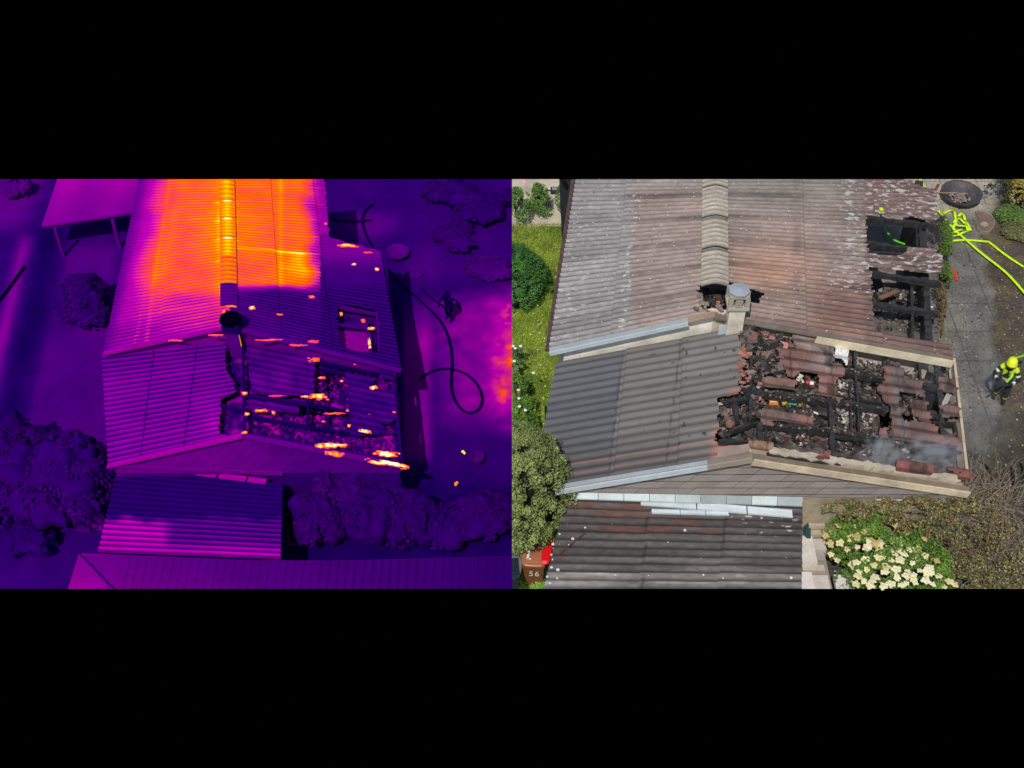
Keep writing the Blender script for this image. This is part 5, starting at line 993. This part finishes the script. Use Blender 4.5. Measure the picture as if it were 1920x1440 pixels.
def tcaps(A, B_, e, w):
    for a, b in e:
        A_, B2 = Vector(A).lerp(Vector(B_), a), Vector(A).lerp(Vector(B_), b); mb = MB(); n = 24; vv = []; cc = []
        for i in range(n+1):
            p = A_.lerp(B2, i/n); py_ = pix(p)[1]
            for k in range(7):
                q = (k-3)/3; vv.append((p.x+q*w/2, p.y, p.z+.045-.03*abs(q)**1.5+.012*cos(2*pi*i/4))); h = (.77+.12*(1-abs(q))+(.10 if i < 2 and abs(q) < .5 else 0)) if py_ < 480 else (.74+.05*(1-abs(q)) if py_ < 532 else .32)
                cc.append(list(hc(h-.09*(i % 4 == 2)))+[0])
        ff_ = [(i*7+k, i*7+k+1, (i+1)*7+k+1, (i+1)*7+k) for i in range(n) for k in range(6)]; N_ = len(vv); vv += [(x, y, z-.012) for x, y, z in vv]; ff_ += [tuple(N_+j for j in q[::-1]) for q in ff_]
        ff_ += [(i*7+6, i*7, N_+i*7, N_+i*7+6)[::-1] for i in ()]
        mb.add(vv, ff_, np.array(cc+cc)); mb.build('ridge_cap', M_th, hm)
ev = [max(0, TR_.uv(428, y)[1]) for y in (326, 378, 411, 447, 487, 538, 575)]
tcaps(tRB, tRF, [(ev[i], ev[i+1]-.004) for i in range(6)], .62*TS)
mb = MB(); wallquad(mb, (tLF.x+.2, tLF.y+.12, 0), (tRF.x, tLF.y+.12, 0), 0, z1-.04, z2-.06, .1, hc(.42)); wallquad(mb, (tRF.x+.002, tLF.y+.12, 0), (tQF.x-.15, tQF.y+.12, 0), 0, z2-.06, z1-.04, .1, hc(.36))
wallquad(mb, (tLF.x+.25, tLF.y+.2, 0), (tLB.x+.25, tLB.y, 0), 0, z1-.1, z1-.1, .1, hc(.2)); wallquad(mb, (tQF.x-.25, tQF.y+.2, 0), (tQF.x-.75, tQF.y+4.8, 0), 0, z1-.1, z1-.1, .1, hc(.2)); mb.build('wall', M_th, hm)
mb = MB(); mb.bar(tLF+Vector((0, -.04, .02)), tRF+Vector((0, -.04, .02)), .12, .05, hc(.50)); mb.bar(tRF+Vector((0, -.04, .02)), tQF+Vector((0, -.04, .02)), .12, .05, hc(.33)); mb.build('verge_board', M_th, hm)
tb = TR_.low(.4)
def p_tb(px, py, s, t, fr):
    return heat(.18+.12*fbm(s*3, t*3, 90)+.22*((px > 634) & (px < 692) & (py > 622) & (py < 665)))
sheet(tb, .3, 0, p_tb, keep=lambda x, y: inpoly(x, y-8, [(560, 560), (740, 560), (760, 700), (560, 680)]), nu=60, per=8, waves=False, jit=1, hook=lambda px, py, s, t: .06*(fbm(s*5, t*5, 91)-.5)).build('collapsed_ceiling', M_th, hm)
for a, b, w in [((632, 572), (715, 588), .09), ((706, 575), (712, 668), .09), ((687, 600), (692, 660), .05), ((634, 606), (690, 612), .05)]:
    beam(TR_, 'rafter', hm, a, b, w, .08, -.06, hc(.30), .1, M_th)
# chimney
cb = at(441, 655, 2.3); tch = thing('chimney', 'thermal picture of the chimney with black cold cowl on the glowing ridge', 'chimney', (cb.x, cb.y+.13, 2.0)); cx, cy = cb.x, cb.y+.13
mb = MB(); mb.box((cx, cy, 2.45), (.3, .28, .9), hc(.34)); mb.build('stack', M_th, tch)
mb = MB(); mb.box((cx, cy, 3.02), (.40, .40, .24), hc(.14)); mb.build('crown', M_th, tch)
mb = MB(); vv = [Vector((cx+r*cos(pi/8+k*pi/4), cy+r*sin(pi/8+k*pi/4), 3.15+zz)) for r, zz in [(.27, .0), (.27, .08), (.03, .14)] for k in range(8)]
mb.add(vv, [tuple(range(8))[::-1], tuple(range(16, 24))]+[(a*8+k, a*8+(k+1) % 8, (a+1)*8+(k+1) % 8, (a+1)*8+k) for a in (0, 1) for k in range(8)], (.001, 0, .008)); mb.build('cowl', M_th, tch)
mb = MB(); mb.bar((cx+.16, cy-.1, 2.2), (cx+.15, cy-.1, 2.75), .03, .03, hc(.85)); mb.build('hot_edge', M_ember, tch)
# front house
th = thing('burnt_house', 'thermal picture of the front house, magenta left slope, dark right slope with bright embers', 'house', (-6, 21, 0))
z1f = 1.8; uLB, uLF = at(192, 670, z1f), at(203, 872, z1f); uRF = atY(455, 815, uLF.y); uQF = at(756, 872, z1f); uQB = at(738, 700, z1f); uRB = atY(452, 640, uLB.y)
UL, UR = Patch(uRB, uLB, uRF, uLF), Patch(uRB, uQB, uRF, uQF)
def p_ul(px, py, s, t, fr):
    PT = .245*TS; ph = (t/PT) % 1; h = .45+.0*px+.05*(fbm(s, t, 95)-.5)*2-.04*ss(760, 680, py)+.10*g2(px, py, 405, 795, 25, 25)
    h = h-.20*ss(.34, .1, np.abs(ph-.5))
    for lx in (282, 361): h = h-.18*ss(1.8, .6, np.abs(px-(lx-(py-720)*.13)))
    return heat(h)
holeT = [(424, 640), (448, 640), (500, 600), (500, 850), (452, 830), (412, 812), (415, 748), (445, 735), (424, 690)]
sheet(UL, .245*TS, .045, p_ul, keep=lambda x, y: ~inpoly(x, y, holeT), nu=80, jit=2.5).build('roof_slope', M_th, th, label='striped magenta left roof slope')
def p_ur(px, py, s, t, fr):
    k = fbm(s*3, t*3, 98); ph = (t/(.34*TS)) % 1; h = .23+.20*(k-.4)+.07*(px < 590)-.06*ss(.3, .1, np.abs(ph-.5)); return heat(h)
Th = lambda p: crop(480, 336, 3.75, p); Tl = lambda p: crop(480, 720, 3.75, p)
patch = [[(462, 648), (590, 670), (588, 745), (470, 740)], [(648, 700), (668, 702), (700, 712), (700, 735), (742, 735), (744, 790), (712, 800), (740, 815), (660, 820), (652, 760)], [(462, 752), (560, 765), (560, 775), (470, 770)], [(620, 665), (640, 668), (638, 682), (622, 680)], [(705, 690), (735, 700), (738, 715), (712, 712)]]
tv = [[(600, 690), (640, 690), (640, 740), (605, 735)], [(670, 700), (690, 705), (690, 725), (672, 722)], [(700, 745), (730, 745), (730, 765), (705, 765)], [(460, 745), (600, 765), (650, 775), (650, 785), (560, 775), (462, 760)]]
for i, pl in enumerate(patch):
    uvs = [UR.uv(*p) for p in pl]; a, b = min(u for u, v in uvs)-.01, max(u for u, v in uvs)+.01; c, d = min(v for u, v in uvs)-.01, max(v for u, v in uvs)+.01
    sheet(UR, .34*TS, .045, p_ur, keep=lambda x, y: inpoly(x, y, pl), nu=max(10, int((b-a)*UR.lu/.04)), lift=.02, jit=3, thick=.02, u0=a, u1=b, v0=c, v1=d).build('tile_patch', M_th, th)
def p_ub(px, py, s, t, fr):
    k = fbm(s*4, t*4, 99); h = .19+.30*ss(.35, .75, k)+.20*g2(px, py, 605, 765, 20, 16)+.10*g2(px, py, 530, 800, 70, 25)+.12*g2(px, py, 700, 830, 35, 15)+.08*g2(px, py, 590, 700, 10, 20); return heat(h)
for P in (UR.low(.28), UL.low(.28)):
    sheet(P, .3, 0, p_ub, keep=(lambda x, y: ~inany(x, y, tv)) if P.p[1][0] > -6 else (lambda x, y: inpoly(x, y-10, holeT)), nu=110, per=9, waves=False, jit=3, thick=.03, hook=lambda px, py, s, t: .12*(fbm(s*3, t*3, 41)-.5)+.05*(fbm(s*9, t*9, 42)-.5), v1=.985, u1=.985).build('collapsed_ceiling', M_th, th)
mb = MB()
for _ in range(1300):
    u, v = random.random()*.97, random.random()*.97; p = Vector(UR.low(.28).at(u, v)); mb.chunk(p+Vector((0, 0, .05)), (random.uniform(.03, .12), random.uniform(.02, .08), .04), hc(random.choice([.12, .18, .22, .28, .34, .42, .5]))) 
mb.build('rubble', M_th, th).__setitem__('kind', 'stuff')
for a, b, w in [((455, 645), (458, 812), .08), ((604, 665), (612, 810), .05), ((577, 745), (578, 800), .09), ((460, 742), (575, 756), .10), ((575, 756), (655, 772), .09), ((470, 780), (580, 800), .08), ((580, 800), (660, 812), .08), ((600, 690), (650, 700), .1), ((655, 695), (660, 812), .09), ((738, 705), (752, 860), .10), ((600, 680), (735, 705), .08), ((415, 760), (455, 770), .07), ((690, 700), (700, 800), .05)]:
    beam(UR, 'rafter', th, a, b, w, .1, -.03, hc(random.choice([.10, .14, .18])), .12, M_th)
mb = MB(); o1 = Vector((0, -.05, .02)); mb.bar(uLF+o1, uRF+o1, .13, .05, hc(.50)); mb.bar(uRF+o1, uQF+o1, .13, .05, hc(.38)); mb.build('verge_board', M_th, th)
YW2 = uLF.y+.02; zr2 = lambda x: (z1f+(uRF.z-z1f)*(x-uLF.x)/(uRF.x-uLF.x) if x < uRF.x else uRF.z+(z1f-uRF.z)*(x-uRF.x)/(uQF.x-uRF.x))
mb = MB(); wallquad(mb, (uLF.x+.2, YW2+.07, 0), (uRF.x, YW2+.07, 0), 0, zr2(uLF.x+.2)-.04, uRF.z-.05, .1, hc(.28)); wallquad(mb, (uRF.x+.002, YW2+.07, 0), (uQF.x-.1, YW2+.07, 0), 0, uRF.z-.05, zr2(uQF.x-.1)-.04, .1, hc(.22)); wallquad(mb, (uLF.x+.2, YW2+.2, 0), (uLB.x+.2, 22.8, 0), 0, 1.7, 1.7, .1, hc(.2)); wallquad(mb, (uQF.x-.1, YW2+.2, 0), (uQB.x-.1, 22.2, 0), 0, 1.65, 1.65, .1, hc(.15)); mb.build('wall', M_th, th)
mb = MB(); 
for row in range(9):
    zb = 1.52+row*.155
    for i in range(-1, 27):
        x = uLF.x+i*.28+(row % 2)*.12; hh = .40-.10*ss(-7, -4, x); mb.add([(x, YW2-.02, zb), (x+.27, YW2-.02, zb), (x+.39, YW2-.01, zb+.15), (x+.12, YW2-.01, zb+.15)], [(0, 1, 2, 3)], hc(hh+random.uniform(-.015, .015)))
cut(mb, [roofplane(uLF, uRF, -.04, 1), roofplane(uQF, uRF, -.04, 1), (Vector((uLF.x+.12, 0, 0)), Vector((1, 0, 0))), (Vector((uQF.x-.1, 0, 0)), Vector((-1, 0, 0)))]).build('shingle_cladding', M_th, th)
# embers
def smear(name, parent, c, ax, ay, w, h, t, seed, lo=.60):
    nx, ny = max(8, int(w*1.2)), 8; vv = []; cc = []; keepv = []
    for i in range(nx+1):
        for j in range(ny+1):
            a, b = i/nx*2-1, j/ny*2-1; wob = .8*(float(vn(a*2.2+seed, seed*3.1, 5))-.5); q = sqrt(a*a*.9+(b+wob)**2)+1.0*(float(vn(a*4.5+seed*7, b*2.5+seed, 6))-.5)
            p = c+ax*a*w/96+ay*b*h/96+Vector((0, 0, .012*(1-q))); vv.append(p); hh = lo+(t+.06-lo)*max(0, min(1, 1.35*(1-q))); cc.append(list(hc(min(1, hh)))+[0]); keepv.append(q)
    ff_ = []
    for i in range(nx):
        for j in range(ny):
            f = (i*(ny+1)+j, (i+1)*(ny+1)+j, (i+1)*(ny+1)+j+1, i*(ny+1)+j+1)
            if sum(keepv[k] for k in f)/4 < .98: ff_.append(f)
    mb = MB(); N_ = len(vv); mb.add(vv+[p-Vector((0, 0, .012)) for p in vv], ff_+[tuple(N_+k for k in f[::-1]) for f in ff_], np.array(cc+cc)); mb.build(name, M_ember, parent)['kind'] = 'stuff'
_sd = [0]
def ember(P, x, y, w, h, t, parent, n=10, dz=.05):
    _sd[0] += 1.37; a = P.pt(x-w/2, y, dz); b = P.pt(x+w/2, y, dz); c = P.pt(x, y-h/2, dz); d = P.pt(x, y+h/2, dz)
    smear('ember', parent, (a+b)/2, (b-a).normalized(), (d-c).normalized(), max(w*.95, 4), max(h*1.1, 3.2), t, _sd[0])
for x, y, w, h, t in [(653, 463, 30, 6, .88), (664, 498, 7, 4, 1), (707, 507, 6, 6, .97), (611, 422, 5, 4, .72), (585, 559, 8, 5, .75), (525, 592, 9, 3, .74), (588, 643, 14, 5, .64), (640, 591, 4, 7, .85), (681, 603, 6, 8, .72), (696, 618, 10, 5, .9), (693, 643, 3, 12, 1), (694, 654, 4, 6, 1), (473, 580, 8, 6, 1), (434, 577, 14, 4, .78), (505, 640, 34, 1.6, .7), (558, 650, 26, 1.4, .66), (690, 476, 14, 3, .66)]: ember(TR_, x, y, w, h, t, hm)
ember(TL_, 420, 589, 5, 10, .78, hm); ember(TL_, 330, 641, 22, 1.5, .64, hm); ember(TL_, 405, 631, 22, 1.5, .66, hm)
for x, y, w, h, t in [(588, 677, 16, 8, .74), (668, 683, 8, 6, 1), (705, 686, 8, 10, .88), (731, 695, 7, 5, 1), (603, 711, 10, 4, .8), (641, 717, 4, 3, .95), (597, 747, 26, 10, .9), (573, 746, 11, 4, .95), (489, 772, 20, 5, .85), (513, 776, 5, 5, .85), (701, 729, 10, 7, 1), (628, 778, 26, 2, .74), (607, 793, 5, 3, .7), (655, 801, 3, 5, .9), (684, 811, 16, 9, .93), (739, 776, 5, 5, .75), (693, 781, 6, 3, .75), (652, 772, 4, 4, .75), (621, 838, 38, 9, .95), (724, 853, 34, 9, .97), (520, 745, 20, 1.4, .6)]: ember(UR, x, y, w, h, t, th)
for x, y, w, h, t in [(459, 740, 7, 6, .93), (464, 779, 6, 5, .93), (459, 814, 8, 5, .82)]: ember(UR, x, y, w, h, t, th)
c = uRF.lerp(uQF, .57)
for q, w, t in ((.57, 22, .82), (.90, 50, .97), (.94, 30, .95)):
    c = uRF.lerp(uQF, q)+Vector((0, -.09, .05)); smear('ember', th, c, (uQF-uRF).normalized(), Vector((0, .7, .3)).normalized(), w*1.0, 6, t, q*9)
# shed
t1, t2, t3, t4 = at(530, 908, 1.4), at(220, 880, 1.3), at(526, 1048, 1.4), at(184, 1037, 1.3); TSH = Patch(t1, t2, t3, t4)
ts = thing('shed', 'thermal picture of the low shed, indigo roof turning magenta striped in front', 'shed', ((t1.x+t4.x)/2, 18.3, 0))
def p_ts(px, py, s, t, fr):
    PT = .21*TS; ph = (t/PT) % 1; k = fbm(s*2, t*2, 101); d = ss(965, 985, py+20*(k-.5)); h = .16+.40*d*(1-.5*ss(300, 330, px)*ss(1040, 1010, py+10*(k-.5)))+.25*ss(250, 225, px)*ss(905, 885, py); h = h-(.02+.18*d)*ss(.34, .1, np.abs(ph-.5)); return heat(h)
sheet(TSH, .21*TS, .04, p_ts, nu=70, jit=1).build('roof', M_th, ts)
mb = MB(); wallquad(mb, (t3.x-.05, t3.y, 0), (t1.x-.05, t1.y, 0), 0, 1.3, 1.3, .08, hc(.14)); wallquad(mb, (t4.x+.1, t4.y, 0), (t2.x+.1, t2.y, 0), 0, 1.2, 1.2, .08, hc(.12)); wallquad(mb, (t4.x+.1, t4.y+.1, 0), (t3.x-.05, t3.y+.05, 0), 0, 1.2, 1.3, .08, hc(.1)); mb.build('wall', M_th, ts)
mb = MB(); mb.bar(atY(225, 874, YW2-.06), atY(530, 888, YW2-.06), .05, .10, hc(.40)); mb.build('apron_flashing', M_th, ts)
a, b = TSH.pt(314, 882, .06), TSH.pt(500, 906, .06); 
for i, (p_, q_) in enumerate([(0, .2), (.22, .5), (.53, .8), (.82, 1)]):
    A_, B2 = a.lerp(b, p_), a.lerp(b, q_); mb = MB(); mb.bar(A_, B2, .15, .03, hc(.52)); mb.bar(A_+Vector((0, .06, .02)), B2+Vector((0, .06, .02)), .01, .03, hc(.42)); mb.bar(A_+Vector((0, -.06, .02)), B2+Vector((0, -.06, .02)), .01, .03, hc(.5))
    mb.build('gutter_length', M_th, base=A_, label='magenta gutter length on the thermal shed roof, %s from the left in its row' % ('first', 'second', 'third', 'last')[i], cat='gutter piece', group='gutter pieces on the thermal shed roof')
# neighbour roof along the bottom
nr = thing('neighbour_house', 'thermal picture of a smooth violet roof with a hip line along the bottom edge', 'house', at(500, 1110, 0)); 
n1, n2, n3, n4 = at(960.5, 1044, 1.6), at(148, 1036, 1.6), at(960.5, 1135, 2.0), at(120, 1135, 2.0); mid_ = at(480, 1052, 1.6)
mb = MB(); nx, ny = 300, 40; vv = []; cc = []
for i in range(nx+1):
    f = i/nx; xp = 148+(960.5-148)*f; yp = 1037+14*min(1, f/.4)-(8*max(0, f-.6)/.4)
    for j in range(ny+1):
        g = j/ny; p = at(xp+(g*(-30)*(1-f)), yp+g*(1135-yp), 1.6+.4*g); rib = .02 if (i % 6 == 0 and f > .1) else 0; vv.append((p.x, p.y, p.z+rib)); h = .40-.18*f+.08*ss(0, 1, g)*(1-f)+(.05 if j == 0 else 0)-(.05 if i % 6 == 0 and .55 < f < .8 else 0); h = h+(.06 if xp < 215 and yp+g*98 > 1037+(xp-155)*1.05 else 0); 
        if abs((yp+g*(1135-yp))-(1040+(xp-g*30*(1-f)-152)*1.03)) < 3: h = .18
        cc.append(list(hc(h))+[0])
N_ = len(vv); vv += [(x, y, z-.05) for x, y, z in vv]
ff_ = [(i*(ny+1)+j, i*(ny+1)+j+1, (i+1)*(ny+1)+j+1, (i+1)*(ny+1)+j) for i in range(nx) for j in range(ny)]; ff_ += [tuple(N_+q for q in f[::-1]) for f in ff_]; ff_ += [(i*(ny+1), (i+1)*(ny+1), N_+(i+1)*(ny+1), N_+i*(ny+1)) for i in range(nx)]+[(j+1, j, N_+j, N_+j+1) for j in range(ny)]
mb.add(vv, ff_, np.array(cc+cc)); mb.build('roof', M_th, nr)
mb = MB(); wallquad(mb, (n2.x+.15, n2.y-.15, 0), (-.05, n1.y-.15, 0), 0, 1.5, 1.5, .1, hc(.1)); wallquad(mb, (n2.x+.15, n2.y-.2, 0), (n2.x-.1, n2.y-1.6, 0), 0, 1.5, 1.6, .1, hc(.1)); mb.build('wall', M_th, nr)
# canopy top left
ca = thing('canopy', 'thermal picture of a flat magenta canopy roof on slim posts at the upper left', 'canopy', at(160, 430, 0))
q = [at(78, 423, 1.1), at(252, 398, 1.1), at(302, 322, 1.2), at(112, 322, 1.2)]; mb = MB(); n = 12; vv = []; cc = []
for i in range(n+1):
    for j in range(n+1):
        p = (q[0].lerp(q[1], i/n)).lerp(q[3].lerp(q[2], i/n), j/n); vv.append(p); cc.append(list(hc(.42+.09*(j/n)+.02*sin(i)))+[0])
vv += [p-Vector((0, 0, .07)) for p in vv]; N_ = (n+1)**2; ff_ = [(i*(n+1)+j, (i+1)*(n+1)+j, (i+1)*(n+1)+j+1, i*(n+1)+j+1) for i in range(n) for j in range(n)]; ff_ += [tuple(N_+k for k in f[::-1]) for f in ff_]; ff_ += [((i+1)*(n+1), i*(n+1), N_+i*(n+1), N_+(i+1)*(n+1)) for i in range(n)]+[(j, j+1, N_+j+1, N_+j) for j in range(n)]
mb.add(vv, ff_, np.array(cc+cc)); mb.build('roof', M_th, ca)
for x, y, x2, y2 in [(103, 428, 112, 453), (211, 412, 222, 462)]: 
    mb = MB(); t_ = at(x, y, 1.03); mb.bar(t_, Vector((t_.x, t_.y, 0)), .09, .09, hc(.36), up=Vector((0, 1, 0))); mb.build('post', M_th, ca)
mb = MB(); mb.bar(q[0]+Vector((.1, .1, -.12)), q[1]+Vector((-.1, .1, -.12)), .08, .08, hc(.33)); mb.build('beam', M_th, ca)
# plants
HV = lambda a, b: (np.array(hc(a)), np.array(hc(b)))
shrub('conifer', 'thermal picture of the rounded conifer, a dark violet blob left of the glowing roof', 'tree', at(157, 602, 0), [(at(157, 562, .5), (.72, .7, .7)), (at(150, 575, .35), (.65, .6, .5)), (at(170, 590, .3), (.5, .5, .4)), (at(155, 545, .9), (.4, .4, .4))], 9000, .05, *HV(.14, .27), m=M_thv)
shrub('conifer', 'thermal picture of the big conifer, an indigo mass left of the striped roof corner', 'tree', at(140, 935, 0), [(at(150, 900, 1.1), (.95, .9, .9)), (at(120, 880, 1.0), (.9, .9, .8)), (at(165, 925, .7), (.7, .8, .7)), (at(130, 850, 1.7), (.6, .6, .6)), (at(100, 930, .7), (.8, .8, .6))], 9000, .05, *HV(.14, .27), m=M_thv)
shrub('conifer', 'thermal picture of a broad dim conifer at the far left below the dark line', 'tree', at(40, 900, 0), [(at(40, 880, .8), (1.0, .9, .8)), (at(20, 840, .9), (.8, .8, .7)), (at(60, 920, .6), (.9, .8, .6)), (at(5, 930, .6), (.8, .8, .6)), (at(70, 850, .7), (.6, .6, .6))], 9000, .05, *HV(.14, .27), m=M_thv)
for x, y, r, zz, a, b, lab in [(845, 360, .9, .5, .1, .2, 'dark indigo bush above the hoses, first from the roof'), (925, 380, .9, .5, .1, .19, 'dark indigo bush in the upper right corner of the thermal picture'), (920, 500, .6, .4, .18, .28, 'violet mound of a bush above the magenta soil'), (860, 440, .7, .4, .12, .22, 'dim indigo bush between the corner bush and the round bowl'),
   (600, 975, .8, 1.1, .13, .21, 'dim indigo shrub beside the thermal shed frame'), (700, 955, 1.2, 1.2, .12, .2, 'dim indigo shrub in the middle below the brightest ember'), (780, 975, 1.0, 1.0, .12, .18, 'dark shrub between the middle shrub and the tent shape'), (890, 960, 1.1, .8, .12, .2, 'violet black shrub near the right edge below the round tub'), (640, 925, .8, 1.3, .15, .25, 'mottled violet shrub close under the thermal gable'), (60, 1010, .7, .5, .1, .18, 'dark low bush left of the thermal bins near the bottom'), (30, 350, .5, .5, .2, .34, 'faint violet bush in the upper left corner')]:
    T_ = shrub('heat_shrub', 'thermal picture of a '+lab, 'bush', at(x, y+18*zz, 0), [(at(x+random.uniform(-1, 1)*r*40, y+random.uniform(-.6, .6)*r*36, zz*random.uniform(.35, .65)), (r*random.uniform(.35, .7), r*random.uniform(.35, .6), zz*random.uniform(.35, .6))) for _ in range(7)], 5000, .045, *HV((a+b)/2-.02, (a+b)/2+.10), m=M_thv)
    T_['label'] = 'thermal picture: '+lab
for (x, y, lab) in [(869, 848, 'tiny yellow ember on dark ground, upper of two right of the burnt house'), (856, 907, 'tiny orange ember on dark ground, lower of two right of the burnt house')]:
    e_ = at(x, y, .05); mb = MB(); [mb.chunk(e_+Vector((random.uniform(-.03, .03), random.uniform(-.04, .04), 0)), (.06, .05, .04), hc(.93 if y < 900 else .82)) for _ in range(4)]; mb.build('hot_ember', M_ember, base=e_, label='thermal picture: '+lab, cat='ember')
# hoses and yard things
def those(label, pts, w, h, name='fire_hose', cat='hose'): hose(name, 'thermal picture: '+label, pts, w, .05, hc(h), M_th, cat=cat)
those('dark hose curving right from the roof edge at the top', [(619, 408), (640, 414), (672, 415), (697, 412)], .04, .05)
those('long dark hose running from behind the roof down over the magenta soil', [(700, 382), (684, 394), (678, 412), (684, 436), (697, 461), (716, 490), (745, 525), (775, 552), (815, 588), (835, 615), (846, 650), (848, 685), (845, 722), (850, 746), (862, 766), (881, 777), (899, 768), (906, 748), (897, 722), (878, 702), (846, 690), (812, 693), (787, 710)], .038, .05)
those('thin dark hose between the long hose and the firefighter', [(787, 538), (800, 552), (818, 566), (832, 574)], .028, .07)
those('thin dark hose loop lying right of the firefighter', [(834, 570), (835, 558), (850, 560), (860, 566), (864, 582)], .028, .05)
those('straight black cable crossing the far left edge', [(-6, 568), (20, 535), (46, 498)], .045, .01, 'cable', 'cable')
p = at(746, 482, 0); mb = MB(); mb.lathe(p, [(.1, .02), (.26, .1), (.34, .2), (.345, .22), (.31, .2), (.22, .1), (.03, .06)], hc(.32), seg=30); mb.build('fire_bowl', M_th, base=p, label='thermal picture: round violet fire bowl beside the dark hose', cat='fire bowl')
p = at(779, 514, 0); mb = MB(); mb.lathe(p, [(.22, 0), (.25, .06), (.22, .06), (.19, .03), (.03, .02)], hc(.27), seg=24, sx=1.0); mb.build('planter_basin', M_th, base=p, label='thermal picture: flat dim round basin right of the fire bowl', cat='basin')
p = at(895, 868, 0); mb = MB(); mb.lathe(p, [(.12, 0), (.17, .2), (.18, .25), (.15, .25), (.12, .1)], hc(.30), seg=20); mb.build('tub', M_th, base=p, label='thermal picture: small round tub with a pink rim near the right edge', cat='tub')
p = at(838, 1022, 0); mb = MB(); a_, b_, c_, d_, e_ = p+Vector((-.42, -.12, 0)), p+Vector((.4, -.12, 0)), p+Vector((.3, .3, 0)), p+Vector((-.25, .3, 0)), p+Vector((-.02, .05, .42)); mb.add([a_, b_, c_, d_, e_], [(0, 1, 4), (1, 2, 4), (2, 3, 4), (3, 0, 4), (3, 2, 1, 0)], hc(.24)); mb.build('tent', M_th, base=p, label='thermal picture: small pale triangular tent shape among the dark shrubs', cat='tent')
q = at(542, 1022, 0); T_ = thing('frame', 'thermal picture: upright glowing magenta frame right of the shed', 'frame', q)
for a, b in [((-.22, 0, 0), (-.22, 0, .95)), ((.22, 0, 0), (.22, 0, .85)), ((-.22, 0, .04), (.22, 0, .04)), ((.02, 0, .1), (.02, 0, .6))]: mb = MB(); mb.bar(q+Vector(a), q+Vector(b), .03, .03, hc(.46), up=Vector((0, 1, 0))); mb.build('bar', M_th, T_)
thb = [(147, 952, .46, .36, 'paler violet bin, leftmost of the three in a row'), (175, 948, .42, .45, 'brightest magenta bin, in the middle of the three'), (191, 950, .18, .34, 'narrow violet bin squeezed against the shed')]
for x, y, w_, h_, lab in thb: bin_('wheelie_bin', 'thermal picture: '+lab, x, y, .7, w_, .42, hc(h_-.06), hc(h_), rz=-.1, m=M_thv)
tf = figure('person', 'thermal picture: dark crouching figure of the firefighter at the end of the thin hose', at(842, 600, 0), radians(-28), .62, JN, ED, lambda a, b, t, c: hc(.30) if b in ('head', 'crown') else hc(.07), M_th)
add_gear(tf, hc(.10), hc(.12), None, M_th, M_th)
